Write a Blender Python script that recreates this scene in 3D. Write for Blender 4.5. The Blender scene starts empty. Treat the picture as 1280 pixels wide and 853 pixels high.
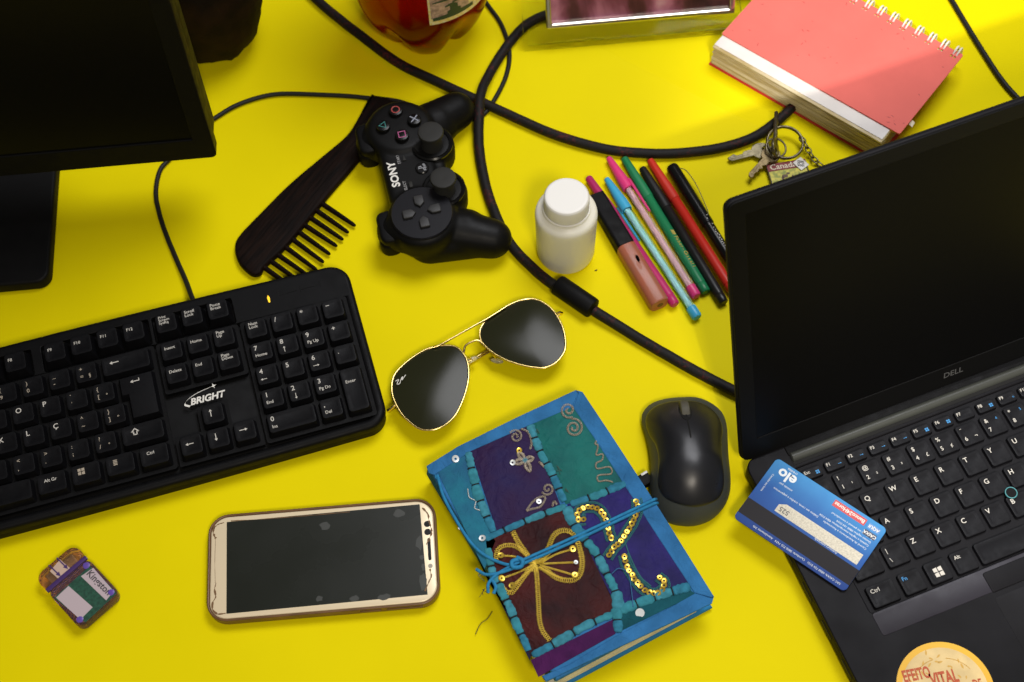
import bpy, bmesh, math, random
import numpy as np
from mathutils import Matrix, Vector, noise

random.seed(7)
PI = math.pi
MM = 0.001                                   # everything below is authored in millimetres
scene = bpy.context.scene
COL = scene.collection

# ------------------------------------------------------------------ camera
PITCH, ROLL, CAM_H, FPX = 1.07396, -0.0480943, 938.674, 1806.33
_f = Vector((0, math.cos(PITCH), -math.sin(PITCH)))
_r0 = Vector((1, 0, 0)); _u0 = _r0.cross(_f)
_r = _r0 * math.cos(ROLL) + _u0 * math.sin(ROLL)
_u = -_r0 * math.sin(ROLL) + _u0 * math.cos(ROLL)
cam_d = bpy.data.cameras.new('camera'); cam = bpy.data.objects.new('camera', cam_d); COL.objects.link(cam)
cam.matrix_world = Matrix(((_r.x, _u.x, -_f.x, 0), (_r.y, _u.y, -_f.y, 0), (_r.z, _u.z, -_f.z, CAM_H * MM), (0, 0, 0, 1)))
cam_d.sensor_width = 36; cam_d.lens = FPX / 1280 * 36
cam_d.clip_start = 0.01; cam_d.clip_end = 50
cam_d.dof.use_dof = True; cam_d.dof.focus_distance = 1.0; cam_d.dof.aperture_fstop = 9
scene.camera = cam

# ------------------------------------------------------------------ world, lamps, exposure
world = bpy.data.worlds.new('World'); scene.world = world; world.use_nodes = True
bg = world.node_tree.nodes['Background']
bg.inputs['Color'].default_value = (1.0, 0.95, 0.88, 1); bg.inputs['Strength'].default_value = 0.12

def area_lamp(name, loc, target, size, power, color):
    d = bpy.data.lights.new(name, 'AREA'); d.shape = 'RECTANGLE'; d.size, d.size_y = size[0] * MM, size[1] * MM
    d.energy = power; d.color = color
    o = bpy.data.objects.new(name, d); COL.objects.link(o)
    o.location = Vector(loc) * MM
    o.rotation_euler = (Vector(target) - Vector(loc)).to_track_quat('-Z', 'Y').to_euler()
    return o
area_lamp('ceiling_lamp', (430, 1120, 1700), (40, 430, 0), (900, 750), 24, (0.96, 0.96, 1.0))
area_lamp('lamp_spill', (250, -520, 1520), (120, 380, 0), (260, 260), 14, (1.0, 0.90, 0.76))  # soft fill added near the desk lamp's place, brightens the near desk
sp = bpy.data.lights.new('desk_lamp', 'SPOT'); sp.energy = 118; sp.color = (1.0, 0.94, 0.86)
sp.spot_size = math.radians(22.5); sp.spot_blend = 0.55; sp.shadow_soft_size = 0.022
spo = bpy.data.objects.new('desk_lamp', sp); COL.objects.link(spo)
spo.location = Vector((250, -600, 1400)) * MM
spo.rotation_euler = (Vector((455, 600, 0)) - Vector((250, -600, 1400))).to_track_quat('-Z', 'Y').to_euler()

vs = scene.view_settings; vs.view_transform = 'Standard'; vs.look = 'None'; vs.exposure = 0; vs.gamma = 1

# ------------------------------------------------------------------ helpers
def at(px, py, z=0.0):
    """point of the desk plane z (mm) met by a sight line of the survey photograph"""
    d = _f + _r * ((px - 640) / FPX) - _u * ((py - 426.5) / FPX)
    t = (z - CAM_H) / d.z
    return (d.x * t, d.y * t)

class Frame:
    def __init__(s, x, y, ang): s.x, s.y, s.a = x, y, ang
    def loc(s, x, y):
        dx, dy = x - s.x, y - s.y; c, q = math.cos(s.a), math.sin(s.a)
        return (dx * c + dy * q, -dx * q + dy * c)
    def px(s, px, py, z=0.0): return s.loc(*at(px, py, z))

class MB:
    """collects shapes (mm) for ONE mesh object"""
    def __init__(s): s.bm = bmesh.new(); s.M = Matrix.Identity(4); s.mi = 0
    def v(s, p): return s.bm.verts.new(s.M @ Vector(p))
    def f(s, vs):
        try:
            fc = s.bm.faces.new(vs); fc.material_index = s.mi; return fc
        except ValueError: return None
    def rings(s, loops, closed=True, cap0=True, cap1=True):
        L = [[s.v(p) for p in lp] for lp in loops]
        n = len(L[0])
        for a, b in zip(L, L[1:]):
            for i in range(n if closed else n - 1):
                j = (i + 1) % n
                s.f([a[i], a[j], b[j], b[i]])
        if cap0: s.f(list(reversed(L[0])))
        if cap1: s.f(L[-1])
        return L
    def slab(s, out, z0, z1, b=0.0, bb=None, n=3):
        bb = b if bb is None else bb
        lo = []
        if bb > 0:
            for k in range(n + 1):
                a = PI / 2 * k / n; lo.append([(x, y, z0 + bb * (1 - math.sin(a))) for x, y in inset(out, bb * (1 - math.cos(a)))])
            lo = lo[::-1] if False else [[(x, y, z0 + bb * (1 - math.sin(PI/2*(1-k/n)))) for x, y in inset(out, bb * (1 - math.cos(PI/2*(1-k/n))))] for k in range(n + 1)]
        else: lo = [[(x, y, z0) for x, y in out]]
        if b > 0:
            hi = [[(x, y, z1 - b * (1 - math.sin(PI/2*k/n))) for x, y in inset(out, b * (1 - math.cos(PI/2*k/n)))] for k in range(n + 1)]
        else: hi = [[(x, y, z1) for x, y in out]]
        return s.rings(lo + hi)
    def box(s, x0, x1, y0, y1, z0, z1, b=0.0, r=0.0):
        s.slab(rrect(x0, x1, y0, y1, max(r, b * 1.05)) if max(r, b) > 0 else [(x0, y0), (x1, y0), (x1, y1), (x0, y1)], z0, z1, b, n=2)
    def lathe(s, prof, seg=32, c=(0, 0, 0)):
        loops = [[(c[0] + r * math.cos(2*PI*i/seg), c[1] + r * math.sin(2*PI*i/seg), c[2] + z) for i in range(seg)] for r, z in prof]
        return s.rings(loops)
    def tube(s, path, r, seg=8, closed=False, caps=True, flat=1.0):
        P = [Vector(p) for p in path]; n = len(P); loops = []
        up = None
        for i in range(n):
            if closed: t = P[(i + 1) % n] - P[i - 1]
            else: t = P[min(i + 1, n - 1)] - P[max(i - 1, 0)]
            if t.length < 1e-9: t = Vector((1, 0, 0))
            t.normalize()
            if up is None:
                up = Vector((0, 0, 1)) if abs(t.z) < 0.9 else Vector((1, 0, 0))
            up = up - t * up.dot(t)
            if up.length < 1e-6: up = t.orthogonal()
            up.normalize(); sd = t.cross(up)
            rr = r[i] if isinstance(r, (list, tuple)) else r
            loops.append([P[i] + sd * (rr * math.cos(2*PI*k/seg)) + up * (rr * flat * math.sin(2*PI*k/seg)) for k in range(seg)])
        if closed:
            L = [[s.v(p) for p in lp] for lp in loops]
            for a in range(n):
                A, B = L[a], L[(a + 1) % n]
                for k in range(seg): s.f([A[k], A[(k+1) % seg], B[(k+1) % seg], B[k]])
        else: s.rings(loops, True, caps, caps)
    def grid(s, fn, nu, nv):
        G = [[s.v(fn(i / nu, j / nv)) for j in range(nv + 1)] for i in range(nu + 1)]
        for i in range(nu):
            for j in range(nv): s.f([G[i][j], G[i+1][j], G[i+1][j+1], G[i][j+1]])
    def mesh(s, me, M=None):
        n0 = len(s.bm.verts); s.bm.from_mesh(me); s.bm.verts.ensure_lookup_table()
        T = s.M @ (M or Matrix.Identity(4))
        for v in s.bm.verts[n0:]: v.co = T @ v.co
    def sphere(s, c, rx, ry=None, rz=None, nu=16, nv=10):
        ry = ry or rx; rz = rz or rx
        prof = [(max(math.sin(PI*k/nv), 0.02), -math.cos(PI*k/nv)) for k in range(nv + 1)]
        s.rings([[(c[0]+rx*r*math.cos(2*PI*i/nu), c[1]+ry*r*math.sin(2*PI*i/nu), c[2]+rz*z) for i in range(nu)] for r, z in prof])
    def capsule(s, a, b, ra, rb, sc=1.0, seg=18):
        a, b = Vector(a), Vector(b); t = (b - a).normalized(); path = []; rr = []
        for k in range(6):
            q = PI / 2 * k / 5; path.append(a - t * ra * math.cos(q)); rr.append(max(ra * math.sin(q), 0.05))
        for k in range(6):
            q = PI / 2 * (1 - k / 5); path.append(b + t * rb * math.cos(q)); rr.append(max(rb * math.sin(q), 0.05))
        s.tube(path, rr, seg, flat=sc)
    def to_mesh(s, name='m'):
        bmesh.ops.recalc_face_normals(s.bm, faces=s.bm.faces)
        me = bpy.data.meshes.new(name); s.bm.to_mesh(me); s.bm.free(); return me

def inset(out, d):
    if abs(d) < 1e-9: return list(out)
    n = len(out); area = sum(out[i][0]*out[(i+1) % n][1] - out[(i+1) % n][0]*out[i][1] for i in range(n)); sg = 1 if area > 0 else -1
    res = []
    for i in range(n):
        p0, p1, p2 = out[i-1], out[i], out[(i+1) % n]
        a = Vector((p1[0]-p0[0], p1[1]-p0[1])); b = Vector((p2[0]-p1[0], p2[1]-p1[1]))
        if a.length < 1e-9: a = b
        if b.length < 1e-9: b = a
        a.normalize(); b.normalize()
        na = Vector((-a.y, a.x)) * sg; nb = Vector((-b.y, b.x)) * sg
        m = na + nb
        if m.length < 1e-6: m = na
        m.normalize(); k = max(m.dot(na), 0.4)
        res.append((p1[0] + m.x * d / k, p1[1] + m.y * d / k))
    return res

def rrect(x0, x1, y0, y1, r, n=4):
    r = min(r, (x1-x0)/2*0.999, (y1-y0)/2*0.999); out = []
    for cx, cy, a0 in ((x1-r, y1-r, 0), (x0+r, y1-r, PI/2), (x0+r, y0+r, PI), (x1-r, y0+r, 1.5*PI)):
        for k in range(n + 1):
            a = a0 + PI/2*k/n; out.append((cx + r*math.cos(a), cy + r*math.sin(a)))
    return out

def ccw(out):
    n = len(out)
    return list(out) if sum(out[i][0]*out[(i+1) % n][1] - out[(i+1) % n][0]*out[i][1] for i in range(n)) > 0 else list(reversed(out))

def spline(pts, n=8, closed=False):
    """Catmull-Rom through points of any dimension"""
    P = [np.array(p, float) for p in pts]; m = len(P); out = []
    for i in range(m if closed else m - 1):
        p0 = P[i-1] if (closed or i > 0) else 2*P[0]-P[1]
        p1 = P[i]; p2 = P[(i+1) % m]
        p3 = P[(i+2) % m] if (closed or i + 2 < m) else 2*P[-1]-P[-2]
        for k in range(n):
            t = k / n
            out.append(tuple(0.5*((2*p1)+(-p0+p2)*t+(2*p0-5*p1+4*p2-p3)*t*t+(-p0+3*p1-3*p2+p3)*t**3)))
    if not closed: out.append(tuple(P[-1]))
    return out

def link(name, me, mats, parent=None, loc=(0, 0, 0), rot=(0, 0, 0), smooth=35):
    o = bpy.data.objects.new(name, me); COL.objects.link(o)
    if mats is not None and len(me.materials) == 0:
        for m in (mats if isinstance(mats, (list, tuple)) else [mats]): me.materials.append(m)
    o.location = Vector(loc) * MM; o.rotation_euler = rot
    if parent: o.parent = parent
    return o

def scale_mm(me, smooth=35):
    if me.get('mm'): return me
    me.transform(Matrix.Scale(MM, 4)); me['mm'] = 1
    if smooth is not None and len(me.polygons):
        me.polygons.foreach_set('use_smooth', [True] * len(me.polygons))
        if smooth < 180: me.set_sharp_from_angle(angle=math.radians(smooth))
    me.update(); return me

def obj(name, mb, mats, parent=None, loc=(0, 0, 0), rot=(0, 0, 0), smooth=35):
    me = mb.to_mesh(name) if isinstance(mb, MB) else mb
    return link(name, scale_mm(me, smooth), mats, parent, loc, rot)

def tag(o, label=None, cat=None, group=None, kind=None):
    if label: o['label'] = label
    if cat: o['category'] = cat
    if group: o['group'] = group
    if kind: o['kind'] = kind
    return o

def thing(name, label, cat, loc=(0, 0, 0), rot=(0, 0, 0), group=None):
    o = bpy.data.objects.new(name, None); COL.objects.link(o); o.empty_display_size = 0.02
    o.location = Vector(loc) * MM; o.rotation_euler = rot
    return tag(o, label, cat, group)

def eval_mesh(o):
    dg = bpy.context.evaluated_depsgraph_get(); dg.update()
    me = bpy.data.meshes.new_from_object(o.evaluated_get(dg), depsgraph=dg)
    return me

def plate(outer, holes, z0, z1, bev=0.0, res=2):
    """flat plate with holes and rounded edges, as a mesh in mm"""
    cu = bpy.data.curves.new('plate', 'CURVE'); cu.dimensions = '2D'; cu.fill_mode = 'BOTH'
    for lp in [outer] + list(holes):
        sp_ = cu.splines.new('POLY'); sp_.points.add(len(lp) - 1)
        for q, p in zip(sp_.points, lp): q.co = (p[0], p[1], 0, 1)
        sp_.use_cyclic_u = True
    cu.extrude = (z1 - z0) / 2 - bev; cu.bevel_depth = bev; cu.bevel_resolution = res; cu.offset = -bev
    o = bpy.data.objects.new('plate', cu); COL.objects.link(o)
    me = eval_mesh(o); bpy.data.objects.remove(o); bpy.data.curves.remove(cu)
    me.materials.clear()
    me.transform(Matrix.Translation((0, 0, (z0 + z1) / 2)))
    return me

_glyph = {}
def glyph(s, align='LEFT', bold=0.0, shear=0.0):
    k = (s, align, bold, shear)
    if k not in _glyph:
        cu = bpy.data.curves.new('t', 'FONT'); cu.body = s; cu.size = 1; cu.align_x = align; cu.align_y = 'CENTER'
        cu.offset = bold; cu.shear = shear; cu.resolution_u = 3; cu.space_line = 0.82
        o = bpy.data.objects.new('t', cu); COL.objects.link(o); me = eval_mesh(o)
        bpy.data.objects.remove(o); bpy.data.curves.remove(cu); me.materials.clear(); _glyph[k] = me
    return _glyph[k]

def write(mb, s, x, y, z, size, rot=0.0, align='LEFT', bold=0.0, shear=0.0, sx=1.0):
    mb.mesh(glyph(s, align, bold, shear), Matrix.Translation((x, y, z)) @ Matrix.Rotation(rot, 4, 'Z') @ Matrix.Diagonal((size*sx, size, size, 1)))

def union(mb, voxel=1.2, iters=6):
    me = mb.to_mesh('u'); o = bpy.data.objects.new('u', me); COL.objects.link(o)
    m = o.modifiers.new('r', 'REMESH'); m.mode = 'VOXEL'; m.voxel_size = voxel
    s = o.modifiers.new('s', 'SMOOTH'); s.iterations = iters; s.factor = 0.5
    r = eval_mesh(o); bpy.data.objects.remove(o); return r

# ------------------------------------------------------------------ materials
def mat(name, color, rough=0.5, metal=0.0, spec=0.5, bump=0.0, bscale=400, var=0.0, vscale=60, trans=0.0, ior=1.45, emit=None, coat=0.0, alpha=1.0, stretch=None, vcol=None, rvar=0.0):
    m = bpy.data.materials.new(name); m.use_nodes = True; nt = m.node_tree; b = nt.nodes['Principled BSDF']
    c = (*color, 1)
    b.inputs['Base Color'].default_value = c; b.inputs['Roughness'].default_value = rough; b.inputs['Metallic'].default_value = metal
    b.inputs['Specular IOR Level'].default_value = spec; b.inputs['Transmission Weight'].default_value = trans; b.inputs['IOR'].default_value = ior
    b.inputs['Coat Weight'].default_value = coat; b.inputs['Alpha'].default_value = alpha
    if emit: b.inputs['Emission Color'].default_value = (*emit[0], 1); b.inputs['Emission Strength'].default_value = emit[1]
    if bump or var or rvar:
        tc = nt.nodes.new('ShaderNodeTexCoord'); src = tc.outputs['Object']
        if stretch:
            mp = nt.nodes.new('ShaderNodeMapping'); mp.inputs['Scale'].default_value = stretch; nt.links.new(src, mp.inputs[0]); src = mp.outputs[0]
    if bump:
        n = nt.nodes.new('ShaderNodeTexNoise'); n.inputs['Scale'].default_value = bscale; n.inputs['Detail'].default_value = 4; nt.links.new(src, n.inputs['Vector'])
        bp = nt.nodes.new('ShaderNodeBump'); bp.inputs['Strength'].default_value = bump; bp.inputs['Distance'].default_value = 0.0006
        nt.links.new(n.outputs['Fac'], bp.inputs['Height']); nt.links.new(bp.outputs[0], b.inputs['Normal'])
    if var or rvar:
        n = nt.nodes.new('ShaderNodeTexNoise'); n.inputs['Scale'].default_value = vscale; n.inputs['Detail'].default_value = 5; nt.links.new(src, n.inputs['Vector'])
        if var:
            r = nt.nodes.new('ShaderNodeValToRGB'); lo = vcol or tuple(x * (1 - var) for x in color)
            r.color_ramp.elements[0].position = 0.35; r.color_ramp.elements[1].position = 0.65
            r.color_ramp.elements[0].color = (*lo, 1); r.color_ramp.elements[1].color = c
            nt.links.new(n.outputs['Fac'], r.inputs[0]); nt.links.new(r.outputs[0], b.inputs['Base Color'])
        if rvar:
            r = nt.nodes.new('ShaderNodeMapRange'); r.inputs['From Min'].default_value = 0.3; r.inputs['From Max'].default_value = 0.7
            r.inputs['To Min'].default_value = rough - rvar; r.inputs['To Max'].default_value = rough + rvar
            nt.links.new(n.outputs['Fac'], r.inputs[0]); nt.links.new(r.outputs[0], b.inputs['Roughness'])
    return m

M = {}
M['desk'] = mat('yellow_laminate', (0.81, 0.685, 0.0015), 0.55, spec=0.06, bump=0.03, bscale=900, var=0.05, vscale=9, rvar=0.06)
M['black'] = mat('black_plastic', (0.0032, 0.0032, 0.0036), 0.52, spec=0.14, bump=0.12, bscale=1800, rvar=0.08, vscale=120)
M['black_soft'] = mat('soft_black_plastic', (0.0035, 0.0035, 0.0038), 0.55, spec=0.14, rvar=0.08, vscale=90)
M['keycap'] = mat('keycap_black', (0.0034, 0.0034, 0.0042), 0.5, spec=0.14, bump=0.10, bscale=2500, rvar=0.1, vscale=150)
M['gloss_black'] = mat('glossy_black', (0.005, 0.005, 0.005), 0.25, spec=0.25, rvar=0.06, vscale=60)
M['ink'] = mat('legend_print', (0.55, 0.53, 0.48), 0.6)
M['ink_dim'] = mat('worn_legend_print', (0.36, 0.31, 0.24), 0.6)
M['ink_blue'] = mat('blue_legend_print', (0.05, 0.25, 0.55), 0.6)
M['logo'] = mat('logo_print', (0.72, 0.71, 0.66), 0.5)
M['led'] = mat('led', (0.8, 0.5, 0.02), 0.3, emit=((1.0, 0.55, 0.02), 0.9))
M['cable'] = mat('rubber_cable', (0.009, 0.009, 0.009), 0.5, spec=0.3)

def braid_mat():
    m = bpy.data.materials.new('braided_sleeve'); m.use_nodes = True; nt = m.node_tree; b = nt.nodes['Principled BSDF']
    tc = nt.nodes.new('ShaderNodeTexCoord'); w = nt.nodes.new('ShaderNodeTexNoise'); w.inputs['Scale'].default_value = 420
    w2 = nt.nodes.new('ShaderNodeTexNoise'); w2.inputs['Scale'].default_value = 60; w2.inputs['Detail'].default_value = 3
    nt.links.new(tc.outputs['Object'], w.inputs['Vector']); nt.links.new(tc.outputs['Object'], w2.inputs['Vector'])
    mul = nt.nodes.new('ShaderNodeMath'); mul.operation = 'MULTIPLY'; nt.links.new(w.outputs['Fac'], mul.inputs[0]); nt.links.new(w2.outputs['Fac'], mul.inputs[1])
    r = nt.nodes.new('ShaderNodeValToRGB'); r.color_ramp.elements[0].position = 0.27; r.color_ramp.elements[1].position = 0.42
    r.color_ramp.elements[0].color = (0.007, 0.006, 0.006, 1); r.color_ramp.elements[1].color = (0.060, 0.009, 0.009, 1)
    nt.links.new(mul.outputs[0], r.inputs[0]); nt.links.new(r.outputs[0], b.inputs['Base Color'])
    b.inputs['Roughness'].default_value = 0.65; b.inputs['Specular IOR Level'].default_value = 0.25
    bp = nt.nodes.new('ShaderNodeBump'); bp.inputs['Strength'].default_value = 0.5; bp.inputs['Distance'].default_value = 0.0006
    nt.links.new(w.outputs['Fac'], bp.inputs['Height']); nt.links.new(bp.outputs[0], b.inputs['Normal'])
    return m
M['braid'] = braid_mat()

def fabric(name, color, var=0.25, vscale=70, vcol=None, rough=0.85, bump=0.5, bscale=1500):
    return mat(name, color, rough, spec=0.15, bump=bump, bscale=bscale, var=var, vscale=vscale, vcol=vcol)

def wrinkled(name, color, var=0.25, vscale=70, vcol=None, rough=0.85):
    m = fabric(name, color, var, vscale, vcol, rough); nt = m.node_tree; b = nt.nodes['Principled BSDF']
    prev = b.inputs['Normal'].links[0].from_socket
    tc = nt.nodes.new('ShaderNodeTexCoord'); n = nt.nodes.new('ShaderNodeTexNoise'); n.inputs['Scale'].default_value = 110; n.inputs['Detail'].default_value = 3; n.inputs['Distortion'].default_value = 1.2
    nt.links.new(tc.outputs['Object'], n.inputs['Vector'])
    bp = nt.nodes.new('ShaderNodeBump'); bp.inputs['Strength'].default_value = 0.8; bp.inputs['Distance'].default_value = 0.0022
    nt.links.new(n.outputs['Fac'], bp.inputs['Height']); nt.links.new(prev, bp.inputs['Normal']); nt.links.new(bp.outputs[0], b.inputs['Normal'])
    return m

# ------------------------------------------------------------------ the desk
mb = MB(); mb.box(-900, 1100, 40, 1500, -28, 0, 1.5)
tag(obj('desk', mb, M['desk']), 'bright yellow laminate desk top under everything', 'desk', kind='structure')

# ------------------------------------------------------------------ monitor
mon_yaw = 0.05
mon = thing('monitor', 'black computer monitor cut off by the top left corner, on a square stand', 'monitor', (-211, 643, 70), (0, 0, mon_yaw))
TILT = -0.09
def mt(p):   # panel coordinates: x left of the corner, y up the panel, z out of the front
    x, y, z = p
    return Vector((x, y*math.sin(-TILT) - z*math.cos(TILT), y*math.cos(TILT) + z*math.sin(-TILT)*-1*-1))
def panel(mbx): 
    mbx.M = Matrix(((1, 0, 0, 0), (0, math.sin(0.09), -math.cos(0.09), 0), (0, math.cos(0.09), math.sin(0.09), 0), (0, 0, 0, 1)))
PW, PH = 470, 285
me = plate(rrect(-PW, 0, 0, PH, 4), [rrect(-PW+15, -14, 21, PH-14, 1)], -6, 6.5, 1.0)
mb = MB(); panel(mb); mb.mesh(me); obj('bezel', mb, M['black'], mon)
mb = MB(); panel(mb); mb.box(-PW+2, -2, 2, PH-2, -30, -4.5, 4)
mb.box(-PW+90, -90, 40, PH-60, -48, -30, 6); obj('back_cover', mb, M['black'], mon)
mb = MB(); panel(mb); mb.box(-PW+14, -13, 20, PH-13, -5, 5.2); obj('screen', mb, mat('dark_screen', (0.003, 0.003, 0.003), 0.3, spec=0.12), mon)
fm = Frame(-211, 643, mon_yaw)
bx, by = fm.loc(-347, 579)
mb = MB(); mb.slab(rrect(bx-215, bx, by-6, by+190, 10, 6), -70, -58, 2.5); obj('stand_base', mb, M['black_soft'], mon)
mb = MB(); mb.box(bx-150, bx-64, by+92, by+118, -58, 150, 5); obj('stand_neck', mb, M['black'], mon)

# ------------------------------------------------------------------ dark wooden pot
px_, py_ = at(258, 95); px_ -= 0
def pot(seed=3):
    mb = MB(); seg = 72
    prof = [(12, 0.5), (30, 0.8), (38, 5), (46, 16), (51, 32), (53, 50), (52, 70), (49, 90), (45, 105), (41, 112), (37, 112), (40, 100), (43, 80)]
    loops = []
    for r, z in prof:
        lp = []
        for i in range(seg):
            a = 2*PI*i/seg
            d = 4.2*noise.noise(Vector((math.cos(a)*2.2, math.sin(a)*2.2, z*0.06 + seed))) + 2.0*noise.noise(Vector((math.cos(a)*9, math.sin(a)*9, z*0.3)))
            lp.append(((r*.95 + d)*math.cos(a), (r*.95 + d)*math.sin(a), z))
        loops.append(lp)
    mb.rings(loops, cap1=True); return mb
o = obj('wooden_pot', pot(), mat('dark_bark_wood', (0.014, 0.0055, 0.0025), 0.75, spec=0.15, bump=0.9, bscale=160, var=0.7, vscale=55), loc=(px_ + 2, py_ + 44, 0))
tag(o, 'dark brown rough wooden pot half hidden behind the monitor', 'pot')

# ------------------------------------------------------------------ soda bottle
sx_, sy_ = -58.5, 817
soda = thing('soda_bottle', 'plastic bottle of red soft drink with a yellow label', 'bottle', (sx_, sy_, 0))
mb = MB(); seg = 80; R0 = 57
loops = []
zs = [0.4, 2, 5, 9, 14, 20, 27, 35, 44, 54, 66, 80, 110, 150, 190, 215, 235, 255, 272, 286, 296, 300, 318]
for z in zs:
    if z < 66:
        q = z / 66; env = R0 * (0.60 + 0.40 * (1 - (1 - q) ** 2.0)); amp = (1 - q) ** 1.5
    else:
        env = R0 if z <= 190 else max(14, R0 - (z - 190) ** 1.35 * 0.075); amp = 0
    lp = []
    for i in range(seg):
        a = 2*PI*i/seg
        valley = (0.5 - 0.5*math.cos(5*(a + 0.3))) ** 3
        r = env * (1 - 0.30*amp*valley)
        lp.append((r*math.cos(a), r*math.sin(a), z))
    loops.append(lp)
mb.rings(loops)
M['soda'] = mat('red_soda', (0.30, 0.010, 0.003), 0.16, trans=0.72, ior=1.3, spec=0.35)
nt = M['soda'].node_tree; va = nt.nodes.new('ShaderNodeVolumeAbsorption'); va.inputs['Color'].default_value = (0.9, 0.16, 0.03, 1); va.inputs['Density'].default_value = 14
nt.links.new(va.outputs[0], nt.nodes['Material Output'].inputs['Volume'])
obj('bottle_body', mb, M['soda'], soda, smooth=60)
mb = MB(); mb.lathe([(15, 300.5), (16, 302), (16, 321), (14.5, 323)], 32); obj('bottle_cap', mb, mat('red_cap', (0.5, 0.02, 0.02), 0.4), soda)
def arc_patch(a0, a1, z0f, z1, r, n=24):
    mb = MB()
    mb.rings([[(r*math.cos(a), r*math.sin(a), z0f) for a in np.linspace(a0, a1, n)], [(r*math.cos(a), r*math.sin(a), z1) for a in np.linspace(a0, a1, n)]], closed=False, cap0=False, cap1=False)
    return mb
lab_m = mat('label_paper', (0.80, 0.62, 0.12), 0.45, var=0.7, vscale=420, vcol=(0.82, 0.76, 0.52))
LA0, LA1 = math.radians(-84), math.radians(10)
lab = obj('label', arc_patch(LA0, LA1, 62, 150, R0 + 0.4), lab_m, soda)
obj('label_picture', arc_patch(LA0 + 0.03, LA0 + 0.60, 69, 120, R0 + 0.7), mat('label_pink', (0.62, 0.42, 0.34), 0.5, var=0.5, vscale=300), lab)
mb = MB()
for (da, zz, w, h) in ((0.05, 66.5, 0.62, 3.4), (0.26, 70, 0.2, 4), (0.3, 74, 0.12, 5), (0.23, 79, 0.16, 1.4), (0.34, 81.5, 0.14, 1.2), (0.06, 86, 0.5, 1), (0.1, 90, 0.42, .8)):
    mb.grid(lambda u, v, da=da, zz=zz, w=w, h=h: ((R0+1)*math.cos(LA0+da+w*u), (R0+1)*math.sin(LA0+da+w*u), zz + h*v + 1.5*math.sin(3*u)*(v)), 8, 1)
obj('label_print', mb, mat('label_dark_green', (0.03, 0.06, 0.035), 0.5), lab)

# ------------------------------------------------------------------ picture frame (clear acrylic stand with silver rim)
fyaw = 0.05
fr = thing('picture_frame', 'silver rimmed photo frame on a clear acrylic stand', 'picture frame', (21.7, 780, 0), (0, 0, fyaw))
LEAN = math.radians(24)
def leanM(): return Matrix(((1, 0, 0, 0), (0, math.sin(LEAN), -math.cos(LEAN), 0), (0, math.cos(LEAN), math.sin(LEAN), 0), (0, 0, 0, 1)))
acr = mat('clear_acrylic', (0.985, 0.995, 0.97), 0.06, trans=1.0, ior=1.12, spec=0.3)
mb = MB(); mb.M = leanM(); mb.box(0, 188, 0.6, 160, -4, 0, 0.6); obj('acrylic_panel', mb, acr, fr)
mb = MB(); mb.box(4, 184, 6, 80, 0.6, 3.6, 0.6); obj('acrylic_foot', mb, acr, fr)
silver = mat('silver_metal', (0.78, 0.77, 0.74), 0.22, metal=1.0)
me = plate(rrect(19, 174, 21, 145, 1.5), [rrect(23.5, 169.5, 25.5, 140.5, 0.8)], 0.3, 5.5, 1.2)
mb = MB(); mb.M = leanM(); mb.mesh(me); obj('silver_rim', mb, silver, fr)
def photo_mat():
    m = bpy.data.materials.new('photo_print'); m.use_nodes = True; nt = m.node_tree; b = nt.nodes['Principled BSDF']
    tc = nt.nodes.new('ShaderNodeTexCoord'); mp = nt.nodes.new('ShaderNodeMapping'); mp.inputs['Scale'].default_value = (26, 15, 15); mp.inputs['Location'].default_value = (0.35, 0.9, 0.1)
    n = nt.nodes.new('ShaderNodeTexNoise'); n.inputs['Scale'].default_value = 1.0; n.inputs['Detail'].default_value = 4; n.inputs['Distortion'].default_value = 0.5
    r = nt.nodes.new('ShaderNodeValToRGB'); e = r.color_ramp.elements
    e[0].position = 0.30; e[0].color = (0.03, 0.012, 0.012, 1); e[1].position = 0.74; e[1].color = (0.75, 0.62, 0.60, 1)
    for p, c in ((0.42, (0.09, 0.03, 0.03)), (0.5, (0.20, 0.06, 0.085)), (0.58, (0.40, 0.15, 0.21)), (0.65, (0.52, 0.28, 0.32))):
        q = e.new(p); q.color = (*c, 1)
    nt.links.new(tc.outputs['Object'], mp.inputs[0]); nt.links.new(mp.outputs[0], n.inputs['Vector']); nt.links.new(n.outputs['Fac'], r.inputs[0]); nt.links.new(r.outputs[0], b.inputs['Base Color'])
    b.inputs['Roughness'].default_value = 0.25; return m
mb = MB(); mb.M = leanM(); mb.box(22, 171, 24, 142, 0.35, 1.6); obj('photo_print', mb, photo_mat(), fr)

# ------------------------------------------------------------------ small dark block at the top edge
bxx, byy = at(931, 1)
mb = MB(); mb.box(-10, 10, -4, 22, 0.2, 22, 2.5)
tag(obj('dark_block', mb, M['black'], loc=(bxx, byy + 6, 0), rot=(0, 0, 0.2)), 'small black block at the top edge between picture frame and coral notebook', 'adapter')

# ------------------------------------------------------------------ cables
def cable_path(pts, r, seg=10, n=8, wob=0.15):
    P = []
    for q in pts:
        z = q[2] if len(q) > 2 else r + 0.2
        x, y = at(q[0], q[1], z); P.append((x, y, z))
    Q = spline(P, n)
    return [(x + 0.5*noise.noise(Vector((x*.03, y*.03, 1.0))) + 0.25*noise.noise(Vector((x*.11, y*.11, 5.0))), y + 0.5*noise.noise(Vector((x*.03, y*.03, 9.0))), z) for x, y, z in Q]
def cable_obj(name, pts, r, m, parent=None, frame=None, seg=12, n=10):
    P = cable_path(pts, r, n=n)
    mb = MB()
    if frame is not None:
        P = [(*frame.loc(x, y), z) for x, y, z in P]
    mb.tube(P, r, seg)
    return obj(name, mb, m, parent, smooth=80)
c1 = thing('braided_cable', 'thick dark braided cable sweeping from the top edge to under the coral notebook', 'cable', (0, 0, 0))
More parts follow.
